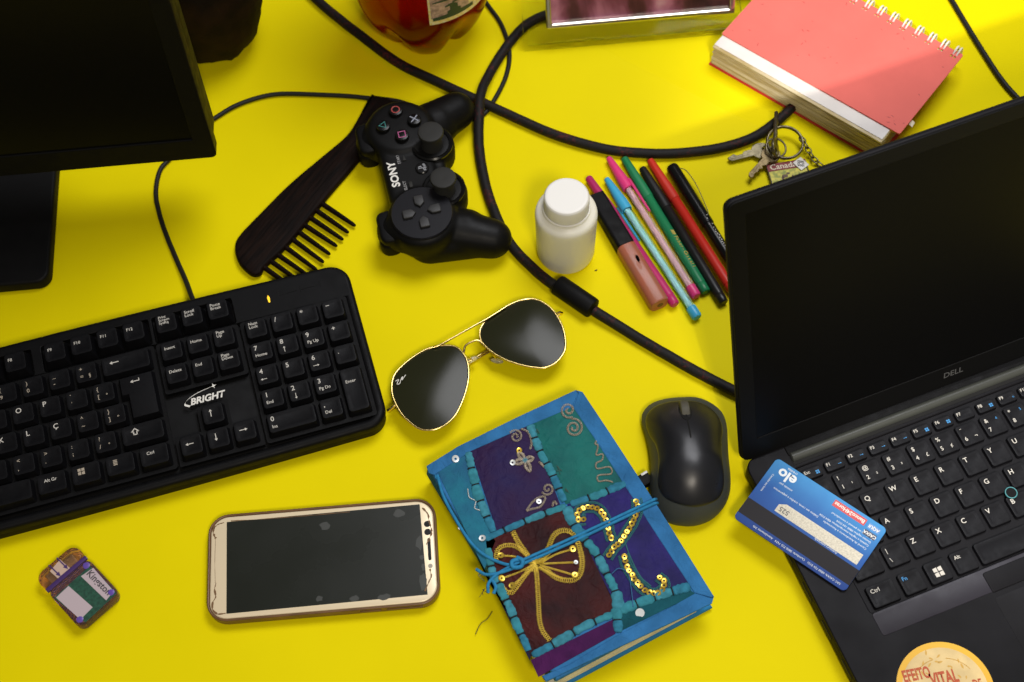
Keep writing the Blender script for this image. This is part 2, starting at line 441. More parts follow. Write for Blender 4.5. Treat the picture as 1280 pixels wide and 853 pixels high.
R1 = 4.0
cable_obj('cable_sleeve', [(372, -25), (405, 8), (450, 44), (500, 80), (550, 104), (602, 128), (650, 150), (700, 171), (760, 187), (812, 192), (862, 191), (905, 184), (945, 170), (978, 146, 4.2), (1005, 118, 4.2)], R1, M['braid'], c1)
c2 = thing('ferrite_cable', 'thick dark braided cable with a black ferrite lump, curving down to the laptop', 'cable', (0, 0, 0))
cable_obj('cable_sleeve', [(760, -20), (722, 2), (690, 15), (660, 30, 4.2), (634, 58, 4.4), (612, 92, 7), (601, 118, 12.4), (599, 150, 11.8), (600, 190, 6), (607, 230, 4.2), (620, 270, 4.2), (640, 308, 4.2), (668, 337, 5), (690, 355, 6.5), (720, 373, 7), (748, 392, 6), (790, 418, 4.2), (840, 448, 4.2), (880, 470, 4.2), (930, 495, 4.2), (985, 520, 4.2)], R1, M['braid'], c2)
A = Vector((*at(697, 356, 8), 8)); B = Vector((*at(741, 386, 8), 8)); d = (B - A).normalized()
mb = MB(); mb.tube([A - d*1.2, A - d*0.4, A, A + d*1.0, B - d*1.0, B, B + d*0.4, B + d*1.2], [4.2, 6.8, 7.6, 8.0, 8.0, 7.6, 6.8, 4.2], 24)
obj('ferrite_bead', mb, M['black_soft'], c2)
mb = MB(); mb.tube(cable_path([(1176, -25), (1190, 0), (1206, 28), (1224, 58), (1245, 90), (1262, 112), (1290, 140), (1330, 165)], 2.2, n=8), 2.2, 10)
tag(obj('thin_cable', mb, M['cable'], smooth=80), 'thin black cable in the top right corner running behind the laptop lid', 'cable')

# ------------------------------------------------------------------ keyboards: shared makers
_caps = {}
def cap_mesh(w, d, h, taper, back, r0, r1, dish):
    k = (round(w, 2), round(d, 2), h, taper, back, dish)
    if k not in _caps:
        mb = MB()
        def lp(ins, z, sh, r): return [(x, y + sh, z) for x, y in rrect(-w/2+ins, w/2-ins, -d/2+ins, d/2-ins, r, 3)]
        mb.rings([lp(0, 0, 0, r0), lp(taper*0.15, h*0.25, back*0.1, r0), lp(taper*0.8, h*0.85, back*0.8, r1), lp(taper, h, back, r1), lp(taper+0.7, h+0.12, back, max(r1-0.5, .3)), lp(taper+2.4, h-dish, back, max(r1-0.8, .3))])
        _caps[k] = scale_mm(mb.to_mesh('keycap'), 40)
    return _caps[k]
_leg = {}
def legend_mesh(items):
    k = tuple(items)
    if k not in _leg:
        mb = MB()
        for it in items:
            s, x, y, size, al, bold = it
            if s == '<win>':
                for qx, qy in ((-1, 1), (1, 1), (-1, -1), (1, -1)):
                    cx, cy = x + qx*size*0.27, y + qy*size*0.27
                    mb.f([mb.v((cx-size*.22, cy-size*.2, 0)), mb.v((cx+size*.22, cy-size*.24, 0)), mb.v((cx+size*.22, cy+size*.24, 0)), mb.v((cx-size*.22, cy+size*.2, 0))])
            elif s == '<menu>':
                for q in range(4): mb.f([mb.v((x-1.5, y+1.6-q*1.1, 0)), mb.v((x+1.3, y+1.6-q*1.1, 0)), mb.v((x+1.3, y+2.3-q*1.1, 0)), mb.v((x-1.5, y+2.3-q*1.1, 0))])
            elif s in ('<l>', '<r>', '<u>', '<d>', '<ent>', '<sh>'):
                T = Matrix.Translation((x, y, 0)) @ Matrix.Rotation({'<l>': PI, '<r>': 0, '<u>': PI/2, '<d>': -PI/2, '<ent>': PI, '<sh>': PI/2}[s], 4, 'Z')
                def poly(pts): mb.f([mb.v(T @ Vector((a, b, 0))) for a, b in pts])
                q = size
                if s == '<sh>':
                    for seg_ in (((-.5*q, -.25*q), (0, -.25*q)), ((-.5*q, .25*q), (0, .25*q)), ((-.5*q, -.25*q), (-.5*q, .25*q)), ((0, -.25*q), (0, -.5*q)), ((0, .25*q), (0, .5*q)), ((0, -.5*q), (.5*q, 0)), ((0, .5*q), (.5*q, 0))):
                        a_, b_ = Vector(seg_[0]), Vector(seg_[1]); dd = (b_-a_).normalized()*.08*q; nn = Vector((-dd.y, dd.x))
                        poly([a_-dd-nn, b_+dd-nn, b_+dd+nn, a_-dd+nn])
                else:
                    poly([(-.5*q, -.05*q), (.25*q, -.05*q), (.25*q, .05*q), (-.5*q, .05*q)]); poly([(.2*q, -.2*q), (.52*q, 0), (.2*q, .2*q)])
                    if s == '<ent>': poly([(-.5*q, -.05*q), (-.42*q, -.05*q), (-.42*q, -.3*q), (-.5*q, -.3*q)])
            else: write(mb, s, x, y, 0, size, align=al, bold=bold)
        _leg[k] = scale_mm(mb.to_mesh('legend'), None)
    return _leg[k]
def key(parent, cx, cy, z, cap, cmat, top_z, items, imat, lz=0.06, lift=0.0):
    o = bpy.data.objects.new('key', cap); COL.objects.link(o); o.parent = parent; o.location = Vector((cx, cy, z + lift)) * MM
    if not cap.materials: cap.materials.append(cmat)
    if items:
        groups = {}
        for it in items: groups.setdefault(it[6] if len(it) > 6 else imat, []).append(tuple(it[:6]))
        for m_, its in groups.items():
            me = legend_mesh(its)
            if not me.materials: me.materials.append(M[m_])
            l = bpy.data.objects.new('legend', me); COL.objects.link(l); l.parent = o; l.location = (0, 0, (top_z + lz) * MM)
            if me.materials[0] != M[m_]: l.material_slots[0].link = 'OBJECT'; l.material_slots[0].material = M[m_]
    return o

# ------------------------------------------------------------------ desktop keyboard
U = 19.05; KA = 0.240288; KTILT = 0.05
dx, dy = (14.3 - 11.25) * U, -(4.28 - 3.5) * U
KX = -259.904 - (dx*math.cos(KA) - dy*math.sin(KA)); KY = 445.681 - (dx*math.sin(KA) + dy*math.cos(KA))
KX -= 26*0.05*math.sin(KA); KY += 26*0.05*math.cos(KA)
kb = thing('keyboard', 'black full size keyboard with a number pad beside the comb', 'keyboard', (KX, KY, 0.7), (KTILT, 0, KA))
kf = Frame(KX, KY, KA)
ux = lambda u: (u - 11.25) * U
vy = lambda v: -(v - 3.5) * U
DECK, FLOOR, KTOP = 20.0, 15.0, 26.0
g = 0.06
def well(u0, u1, v0, v1): return rrect(ux(u0 - g), ux(u1 + g), vy(v1 + g), vy(v0 - g), 1.6, 3)
outl = []
x0, x1, y0, y1 = ux(-0.42), ux(22.93), vy(6.78), vy(-0.30)
outl = rrect(x0, x1, y0, y1, 15, 8)
outl = [(x, y + 3.5 * (1 - ((x - (x0+x1)/2) / ((x1-x0)/2)) ** 2) * (1 if y > 0 else -0.6)) for x, y in outl]
def densify(o, step=12):
    r = []
    for i in range(len(o)):
        a, b = Vector(o[i]), Vector(o[(i+1) % len(o)]); k = max(1, int((b-a).length/step))
        for j in range(k): r.append(tuple(a + (b-a)*j/k))
    return r
base_out = rrect(x0, x1, y0, y1, 15, 8)
base_out = densify(base_out)
base_out = [(x, y + 3.5 * (1 - ((x - (x0+x1)/2) / ((x1-x0)/2)) ** 2) * (1 if y > 40 else (-0.6 if y < -40 else 0))) for x, y in base_out]
holes = [well(0, 1, 0.05, 1.05), well(2, 6, 0.05, 1.05), well(6.5, 10.5, 0.05, 1.05), well(11, 15, 0.05, 1.05), well(15.25, 18.25, 0.05, 1.05),
         well(0, 15, 1.25, 6.25), well(15.25, 18.25, 1.25, 3.25), well(18.5, 22.5, 1.25, 6.25)]
ga = g
holes.append(densify([(ux(15.25-ga), vy(6.25+ga)), (ux(18.25+ga), vy(6.25+ga)), (ux(18.25+ga), vy(5.25-ga)), (ux(17.25+ga), vy(5.25-ga)), (ux(17.25+ga), vy(4.25-ga)), (ux(16.25-ga), vy(4.25-ga)), (ux(16.25-ga), vy(5.25-ga)), (ux(15.25-ga), vy(5.25-ga))], 30))
me = plate(inset(base_out, 3.4), holes, FLOOR - 4, DECK, 0.5, 2)
top_ = obj('top_shell', me, M['black'], kb, smooth=50)
me = plate(base_out, [inset(base_out, 7.5)], FLOOR - 5, DECK - 0.06, 3.2, 4)
obj('shell_edge', me, M['black'], top_, smooth=60)
mb = MB(); mb.slab(inset(base_out, 0.8), 0, FLOOR, 1.0)
for v in mb.bm.verts:
    if v.co.z < 4: v.co.z = -0.6 - v.co.y * math.tan(KTILT) + (v.co.z * 0.5)
obj('bottom_shell', mb, M['black_soft'], kb)
W3 = 2.7
def wl(s): return (s, -5.0, 2.6 if '\n' not in s else 3.4, W3 + 0.6, 'LEFT', 0.008)
def dual(a, b, c=None):
    r = [(a, -4.6, 3.6, 4.2, 'LEFT', 0.01, 'ink_dim'), (b, -4.6, -2.2, 4.2, 'LEFT', 0.01, 'ink_dim')]
    if c: r.append((c, 1.6, -2.2, 3.8, 'LEFT', 0.01, 'ink_dim'))
    return r
def big(a): return [(a, -5.0, 3.2, 5.4, 'LEFT', 0.01)]
def num(a, b): 
    if b is None: return [(a, -5.0, 3.4, 5.2, 'LEFT', 0.01)]
    if b.startswith('<'): return [(a, -5.0, 3.6, 5.2, 'LEFT', 0.01), (b, -2.8, -2.6, 4.4, 'LEFT', 0)]
    return [(a, -5.0, 3.6, 5.2, 'LEFT', 0.01), (b, -5.0, -2.3, 3.4, 'LEFT', 0.008)]
KEYS = []
def K(u, v, w, items, h=1.0, **k): KEYS.append((u, v, w, h, items))
K(0, .05, 1, [wl('Esc')])
for i in range(4): K(2+i, .05, 1, [wl('F%d' % (i+1))]); K(6.5+i, .05, 1, [wl('F%d' % (i+5))]); K(11+i, .05, 1, [wl('F%d' % (i+9))])
K(15.25, .05, 1, [wl('Print\nScreen\nSysRq')[:3] + (2.9, 'LEFT', 0.008)]); K(16.25, .05, 1, [wl('Scroll\nLock')]); K(17.25, .05, 1, [wl('Pause\nBreak')])
for i, (a, b, c) in enumerate([('"', "'", None), ('!', '1', '¹'), ('@', '2', '²'), ('#', '3', '³'), ('$', '4', '£'), ('%', '5', '¢'), ('¨', '6', '¬'), ('&', '7', None), ('*', '8', None), ('(', '9', None), (')', '0', None), ('_', '-', None), ('+', '=', '§')]): K(i, 1.25, 1, dual(a, b, c))
K(13, 1.25, 2, [('<l>', -8, 2.6, 6.5, 'LEFT', 0)])
K(0, 2.25, 1.5, [wl('Tab')])
for i, a in enumerate('QWERTYUIOP'): K(1.5+i, 2.25, 1, big(a))
K(11.5, 2.25, 1, dual('`', '´')); K(12.5, 2.25, 1, dual('{', '[', 'ª'))
K(0, 3.25, 1.75, [wl('Caps Lock')])
for i, a in enumerate('ASDFGHJKLÇ'): K(1.75+i, 3.25, 1, big(a))
K(11.75, 3.25, 1, dual('^', '~')); K(12.75, 3.25, 1, dual('}', ']', 'º'))
K(0, 4.25, 1.25, [('<sh>', -3, 2.6, 4.6, 'LEFT', 0)]); K(1.25, 4.25, 1, dual('|', '\\'))
for i, a in enumerate('ZXCVBNM'): K(2.25+i, 4.25, 1, big(a))
K(9.25, 4.25, 1, dual('<', ',')); K(10.25, 4.25, 1, dual('>', '.')); K(11.25, 4.25, 1, dual(':', ';')); K(12.25, 4.25, 1, dual('?', '/', '°'))
K(13.25, 4.25, 1.75, [('<sh>', -5, 2.6, 4.6, 'LEFT', 0)])
K(0, 5.25, 1.25, [wl('Ctrl')]); K(1.25, 5.25, 1.25, [('<win>', -3, 2.6, 4.6, 'LEFT', 0)]); K(2.5, 5.25, 1.25, [wl('Alt')]); K(3.75, 5.25, 6.25, [])
K(10, 5.25, 1.25, [wl('Alt Gr')]); K(11.25, 5.25, 1.25, [('<win>', -3, 2.6, 4.8, 'LEFT', 0, 'ink_dim')]); K(12.5, 5.25, 1.25, [('<menu>', -3, 2.2, 4.6, 'LEFT', 0, 'ink_dim')]); K(13.75, 5.25, 1.25, [wl('Ctrl')])
for i, s in enumerate(['Insert', 'Home', 'Page\nUp']): K(15.25+i, 1.25, 1, [wl(s)])
for i, s in enumerate(['Delete', 'End', 'Page\nDown']): K(15.25+i, 2.25, 1, [wl(s)])
K(16.25, 4.25, 1, [('<u>', -1.5, 1.5, 5.6, 'LEFT', 0)])
K(15.25, 5.25, 1, [('<l>', -1, 1.5, 5.6, 'LEFT', 0)]); K(16.25, 5.25, 1, [('<d>', -1.5, 1.5, 5.6, 'LEFT', 0)]); K(17.25, 5.25, 1, [('<r>', -1, 1.5, 5.6, 'LEFT', 0)])
K(18.5, 1.25, 1, [wl('Num\nLock')]); K(19.5, 1.25, 1, num('/', None)); K(20.5, 1.25, 1, num('*', None)); K(21.5, 1.25, 1, num('−', None))
for r, row in enumerate([(('7', 'Home'), ('8', '<u>'), ('9', 'Pg Up')), (('4', '<l>'), ('5', None), ('6', '<r>')), (('1', 'End'), ('2', '<d>'), ('3', 'Pg Dn'))]):
    for i, (a, b) in enumerate(row): K(18.5+i, 2.25+r, 1, num(a, b))
K(18.5, 5.25, 2, [('0', -14.5, 3.6, 5.2, 'LEFT', 0.01), ('Ins', -14.5, -2.3, 3.4, 'LEFT', 0.008)]); K(20.5, 5.25, 1, num(',', 'Del'))
K(21.5, 2.25, 1, num('+', None)); K(21.5, 3.25, 1, num('.', None)); K(21.5, 4.25, 1, [('Enter', -5, 7, 3.4, 'LEFT', 0.008)], h=2)
rk = random.Random(4)
for u, v, w, h, items in KEYS:
    cap = cap_mesh(w*U - 0.7, h*U - 0.7, KTOP - FLOOR - 1, 2.0, 0.6, 1.2, 2.2, 0.3)
    key(kb, ux(u + w/2), vy(v + h/2), FLOOR + 1, cap, M['keycap'], KTOP - FLOOR - 1, items, 'ink', lift=rk.uniform(-.15, .15))
# ISO enter, an L-shaped cap
mb = MB()
ex0, ex1, exl, ey0, eym, ey1 = ux(13.5)+.45, ux(15)-.45, ux(13.75)+.45, vy(4.25)+.45, vy(3.25)+.45, vy(2.25)-.45
Lout = [(exl, ey0), (ex1, ey0), (ex1, ey1), (ex0, ey1), (ex0, eym), (exl, eym)]
lpz = lambda ins, z, sh: [(x, y + sh, z) for x, y in inset(Lout, ins)]
mb.rings([lpz(0, 16, 0), lpz(.4, 18.5, .1), lpz(2.0, 25, .6), lpz(2.5, 26, .7), lpz(3.2, 26.1, .7)])
ent = obj('key', mb, M['keycap'], kb)
l = link('legend', legend_mesh((('<ent>', 0, 0, 6.5, 'LEFT', 0),)), M['ink'], ent, loc=(ux(14.2), vy(2.6), 26.25))
mb = MB(); write(mb, 'BRIGHT', ux(15.98), vy(3.9), 0, 7.0, align='LEFT', bold=0.035, shear=0.25, sx=1.0)
sw = spline([(ux(15.95), vy(4.05)), (ux(15.78), vy(3.92)), (ux(15.95), vy(3.74)), (ux(16.35), vy(3.58)), (ux(16.9), vy(3.48))], 6)
n = len(sw)
for i in range(n - 1):
    t0, t1 = i/(n-1), (i+1)/(n-1); w0, w1 = 1.0*(1-t0)**.6+.15, 1.0*(1-t1)**.6+.15
    a, b = sw[i], sw[i+1]
    mb.f([mb.v((a[0]-w0*.5, a[1]-w0*.5, 0)), mb.v((b[0]-w1*.5, b[1]-w1*.5, 0)), mb.v((b[0]+w1*.5, b[1]+w1*.5, 0)), mb.v((a[0]+w0*.5, a[1]+w0*.5, 0))])
cx_, cy_ = ux(16.95), vy(3.47)
star = []
for k in range(8):
    rr = 2.2 if k % 2 == 0 else .7; star.append((cx_ + rr*math.cos(k*PI/4 + .2), cy_ + rr*math.sin(k*PI/4 + .2), 0))
mb.f([mb.v(p) for p in star])
obj('brand_print', mb, M['logo'], kb, loc=(0, 0, DECK + 0.12), smooth=None)
mb = MB(); mb.slab([(ux(19.68), vy(.62)), (ux(19.74), vy(.62)), (ux(19.76), vy(.42)), (ux(19.71), vy(.3)), (ux(19.66), vy(.42))], DECK - .5, DECK + .5, 0); obj('status_light', mb, M['led'], kb)
mb = MB()
for u in (20.15, 21.0): mb.box(ux(u), ux(u)+13, vy(.42), vy(.42)+.5, DECK-.4, DECK+.25)
for u in (20.1, 20.95, 21.75): mb.box(ux(u), ux(u)+.5, vy(.5), vy(.22), DECK-.4, DECK+.25)
obj('light_window', mb, M['gloss_black'], kb)
# the keyboard's thin cable, in the keyboard's own tilted frame
Kinv = (Matrix.Translation((KX, KY, 0.7)) @ Matrix.Rotation(KA, 4, 'Z') @ Matrix.Rotation(KTILT, 4, 'X')).inverted()
P = cable_path([(246, 388, 10), (240, 372, 9), (232, 350, 4), (218, 318, 2.1), (203, 280, 2.1), (195, 245, 2.1), (199, 216, 2.1), (213, 198, 2.1), (240, 170, 2.1), (270, 147, 2.1), (300, 130, 2.1), (338, 119, 2.1), (380, 118, 2.1), (430, 120, 2.1), (462, 123, 2.1), (500, 128, 2.1), (560, 148, 2.1), (600, 146, 2.1), (622, 118, 2.1), (635, 88, 2.1), (636, 58, 2.1), (626, 30, 2.1), (608, 4, 2.1), (590, -25, 2.1)], 2.0, n=8)
mb = MB(); mb.tube([Kinv @ Vector(q) for q in P], 1.9, 10); obj('cable', mb, M['cable'], kb, smooth=80)

# ------------------------------------------------------------------ laptop
LX, LY, LA = 235.745, 363.193, 0.331554
lap = thing('laptop', 'open black laptop with a dark screen on the right', 'laptop', (LX, LY, 0), (0, 0, LA))
lf = Frame(LX, LY, LA)
BX0, BX1, BY0, BY1 = -64.5, 274, -166, 58
M['lap'] = mat('laptop_shell', (0.0062, 0.006, 0.0074), 0.5, spec=0.13, bump=0.06, bscale=2500, rvar=0.06, vscale=40)
M['lapkey'] = mat('laptop_key', (0.0048, 0.0048, 0.0062), 0.48, spec=0.16, rvar=0.1, vscale=160)
deck_out = rrect(BX0, BX1, BY0, BY1, 9, 6)
kx0, kx1 = -34.5, 243
me = plate(deck_out, [rrect(kx0, kx1, -71.5, 39.5, 2.5, 3)], 13.0, 16.2, 0.9)
obj('deck', me, M['lap'], lap)
mb = MB(); mb.slab(deck_out, 2.0, 13.0, 0.2, 2.5); mb.box(kx0-3, kx1+3, -75, 43, 12.8, 14.6)
for fx in (BX0+25, BX1-25):
    for fy in (BY0+18, BY1-18): mb.slab(rrect(fx-10, fx+10, fy-4, fy+4, 3.9), 0.1, 2.4)
obj('base_shell', mb, M['lap'], lap)
# keyboard lattice strip below the keys (glossier, purple sheen put into its colour)
mb = MB(); mb.slab(rrect(kx0, kx1, -88, -71.8, 2.0, 3), 15.6, 16.55, 0.25); obj('button_strip', mb, mat('sheen_strip', (0.016, 0.014, 0.021), 0.42, spec=0.3, bump=0.06, bscale=2500, rvar=0.08, vscale=60), lap)
for bxa, bxb in ((46, 88), (89, 127), (128, 170)):
    mb = MB(); mb.slab(rrect(bxa, bxb, -88.6, -74.4, 1.6, 3), 16.0, 17.1, 0.4); obj('mouse_button', mb, M['lap'], lap)
mb = MB(); mb.slab(rrect(45, 170, -158, -92, 2, 3), 15.9, 16.32, 0.1); obj('touchpad', mb, M['lap'], lap)
LKEYS = []
def LK(cx, cy, w, d, items): LKEYS.append((cx, cy, w, d, items))
TL = lambda s, sz=5.0, w=16.4, b=0.012: (s, -w/2 + 2.6, 3.6, sz, 'LEFT', b)
def d3(a, b, c=None):
    r = [(a, -5.4, 4.0, 4.3, 'LEFT', 0.01), (b, -5.4, -2.9, 4.3, 'LEFT', 0.01)]
    if c: r.append((c, 2.2, -2.9, 4.0, 'LEFT', 0.006))
    return r
ROW = {'F': 32.0, '1': 17.6, 'Q': -2.7, 'A': -21.9, 'Z': -41.2, 'C': -62.4}
P1 = 19.1
icons = ['●', '◂', '◂·', '◂)', '✳', '▪', '▪', '', '▣', '/', '◗', '☼', '☀']
names = ['Esc'] + ['F%d' % i for i in range(1, 13)] + ['Prt', 'Ins', 'Del']
for i, s in enumerate(names):
    it = [(s, -5.8, 1.2, 3.3, 'LEFT', 0.012)]
    if 0 < i < 13 and i != 7 or i == 0: it.append(('<win>' if i in (0, 5, 6, 8) else ('<r>' if i < 5 else 'o'), 3.6, -0.6, 2.6, 'LEFT', 0, 'ink_blue'))
    LK(-24.6 + 16.95*i, ROW['F'], 14.4, 8.2, it)
for i, (a, b, c) in enumerate([('¬', '`', None), ('!', '1', '¹'), ('@', '2', '²'), ('#', '3', '³'), ('$', '4', '£'), ('%', '5', '¢'), ('¨', '6', '¬'), ('&', '7', None), ('*', '8', None), ('(', '9', None), (')', '0', None), ('_', '-', None), ('+', '=', '§')]):
    LK(-24.2 + P1*i - (0.6 if i else 0), ROW['1'], 16.4, 16.2, d3(a, b, c) + ([(str(i-3), 3.0, 3.6, 3.0, 'LEFT', 0, 'ink_blue')] if i in (7, 8) else []))
LK(-24.2 + P1*13 + 9, ROW['1'], 30, 16.2, [])
LK(-20.0, ROW['Q'], 27, 16.2, [])
for i, a in enumerate('QWERTYUIOP'): LK(4.6 + P1*i, ROW['Q'], 16.4, 16.2, [TL(a)] + ([('4', 3.0, -0.5, 3.2, 'LEFT', 0, 'ink_blue')] if a == 'U' else []))
for i, a in enumerate(('´', '[')): LK(4.6 + P1*(10+i), ROW['Q'], 16.4, 16.2, [TL(a)])
LK(-17.6, ROW['A'], 31.5, 16.2, [])
for i, a in enumerate('ASDFGHJKLÇ~]'): LK(9.4 + P1*i, ROW['A'], 16.4, 16.2, [TL(a)])
LK(-22.2, ROW['Z'], 21.5, 16.2, [])
for i, a in enumerate(['|', 'Z', 'X', 'C', 'V', 'B', 'N', 'M', ',', '.', ';', '/']):
    LK(-0.3 + P1*i, ROW['Z'], 16.4, 16.2, d3('|', '\\') if a == '|' else [TL(a)])
LK(224, ROW['Z'], 33, 16.2, [])
LK(-20.9, ROW['C'], 20.2, 15.6, [('Ctrl', -7.6, 3.6, 4.0, 'LEFT', 0.01)]); LK(0.6, ROW['C'], 16.2, 15.6, [('Fn', -5.8, 3.6, 4.0, 'LEFT', 0.01, 'ink_blue')])
LK(20.0, ROW['C'], 16.4, 15.6, [('<win>', 0, -0.4, 6.4, 'LEFT', 0)]); LK(39.4, ROW['C'], 16.4, 15.6, [('Alt', -5.4, 3.8, 3.6, 'LEFT', 0.01)])
LK(97.5, ROW['C'], 95.5, 15.6, [])
for i, s in enumerate(['Alt Gr', 'Ctrl', '<', 'v', '>']): LK(155.4 + P1*i, ROW['C'], 16.4, 15.6, [(s, -5.4, 3.8, 3.4, 'LEFT', 0.01)])
for cx, cy, w, d, items in LKEYS:
    cap = cap_mesh(w, d, 2.7, 0.5, 0.0, 1.5, 1.5, 0.28)
    key(lap, cx, cy, 14.6, cap, M['lapkey'], 2.7, items, 'ink', lz=0.13)
mb = MB(); tpx, tpy = lf.px(1264, 616, 18.4)
mb.lathe([(4.0, 15), (4.0, 18.0), (3.4, 18.6), (0.5, 18.7)], 24, (tpx, tpy, 0)); tp = obj('pointing_stick', mb, M['black_soft'], lap)
mb = MB(); mb.tube([(tpx + 3.9*math.cos(a), tpy + 3.9*math.sin(a), 18.35) for a in np.linspace(0, 2*PI, 28, endpoint=False)], 0.42, 6, closed=True); obj('stick_ring', mb, mat('teal_ring', (0.05, 0.22, 0.24), 0.4), tp)
# hinge bar and lid
mb = MB(); mb.tube([(-33, 48, 15.8), (-32.4, 48, 15.8), (243, 48, 15.8), (243.6, 48, 15.8)], [2.6, 3.6, 3.6, 2.6], 20); obj('hinge_bar', mb, mat('hinge_grey', (0.045, 0.048, 0.042), 0.4, spec=0.4, rvar=0.05), lap)
mb = MB(); mb.box(-34, 245, 49.5, 59.5, 8, 17.2, .8); obj('hinge_block', mb, M['black'], lap)
mb = MB(); mb.box(-33.5, 244, 42.0, 44.8, 15.9, 16.5); obj('hinge_gap', mb, mat('gap_black', (0.003, 0.003, 0.003), 0.8), lap)
LH = 225
ex, uy, uz = Vector((1, 0, 0)), Vector((0, 81, 218)).normalized(), None
uz = ex.cross(uy)      # out of the screen, towards the keyboard
LM = Matrix(((ex.x, uy.x, uz.x, 0), (ex.y, uy.y, uz.y, 57.2), (ex.z, uy.z, uz.z, 16.9), (0, 0, 0, 1)))
lid_out = rrect(-66.3, 275.5, 0, LH, 6, 5)
mb = MB(); mb.M = LM; mb.slab(lid_out, -5.5, -0.4, 1.2, 2.0); obj('lid_shell', mb, M['lap'], lap)
me = plate(rrect(-65.6, 274.8, 0.7, LH - 0.7, 5.5, 5), [rrect(-54, 263, 19, LH - 12, 1.0)], -0.5, 1.0, 0.5)
mb = MB(); mb.M = LM; mb.mesh(me); obj('lid_bezel', mb, mat('bezel_black', (0.0038, 0.0038, 0.0038), 0.45, spec=0.12), lap)
mb = MB(); mb.M = LM; mb.box(-55, 264, 18, LH - 11, -0.3, 0.5); obj('screen', mb, mat('matte_screen', (0.0026, 0.0026, 0.0026), 0.34, spec=0.08), lap)
mb = MB(); mb.M = LM; write(mb, 'DELL', 98, 10.8, 1.12, 7.0, align='CENTER', bold=0.01); obj('brand_print', mb, mat('dull_chrome', (0.10, 0.10, 0.10), 0.4, metal=0.3), lap, smooth=None)
mb = MB()
for q in range(4): mb.box(BX0 - 0.4, BX0 + 2, -20 - 28*q, -6 - 28*q, 6.5, 10.5)
obj('side_port', mb, mat('port_black', (0.002, 0.002, 0.002), 0.6), lap)

# sticker on the palm rest
scx, scy = -14.4, -133.4
st = thing('round_sticker', 'round orange and cream paper sticker on the laptop palm rest', 'sticker', (LX + scx*math.cos(LA) - scy*math.sin(LA), LY + scx*math.sin(LA) + scy*math.cos(LA), 16.3), (0, 0, LA))
circ = lambda r, n=56: [(r*math.cos(2*PI*i/n), r*math.sin(2*PI*i/n)) for i in range(n)]
mb = MB(); mb.slab(circ(31.1), 0, 0.22); obj('border', mb, mat('sticker_orange', (0.78, 0.44, 0.015), 0.45), st)
cen = obj('centre', (lambda b: (b.slab(circ(27.3), 0.2, 0.32), b)[1])(MB()), mat('sticker_cream', (0.80, 0.60, 0.27), 0.5, var=0.25, vscale=60), st)
mb = MB(); rr = random.Random(2)
def leaf(mb, x, y, L, a, w=0.32, z=0.4):
    c, s_ = math.cos(a), math.sin(a)
    pts = [(0, 0), (L*.3, L*w*.5), (L*.65, L*w*.45), (L, 0), (L*.65, -L*w*.45), (L*.3, -L*w*.5)]
    mb.f([mb.v((x + p*c - q*s_, y + p*s_ + q*c, z)) for p, q in pts])
for k in range(26):
    a = rr.uniform(0.1, PI - .1); r_ = rr.uniform(13, 24)
    leaf(mb, r_*math.cos(a), r_*math.sin(a), rr.uniform(2.5, 4.5), rr.uniform(0, 2*PI))
for a0, a1 in ((.3, 1.1), (1.5, 2.4)): mb.tube([(22*math.cos(a), 20*math.sin(a), .38) for a in np.linspace(a0, a1, 10)], .18, 4)
obj('leaf_print', mb, mat('sticker_ochre', (0.62, 0.36, 0.06), 0.5), cen, smooth=None)
mb = MB(); write(mb, 'EFEITO', -12.6, 15.2, 0.45, 10.5, -0.19, 'CENTER', 0.03, sx=0.55); write(mb, 'VITAL', 2.6, 6.6, 0.45, 11.5, -0.19, 'CENTER', 0.035, sx=0.6); write(mb, 'DE', 20.5, -4.5, 0.45, 8.0, -0.19, 'CENTER', 0.03, sx=.6)
obj('lettering', mb, mat('sticker_red', (0.48, 0.07, 0.01), 0.5), cen, smooth=None)

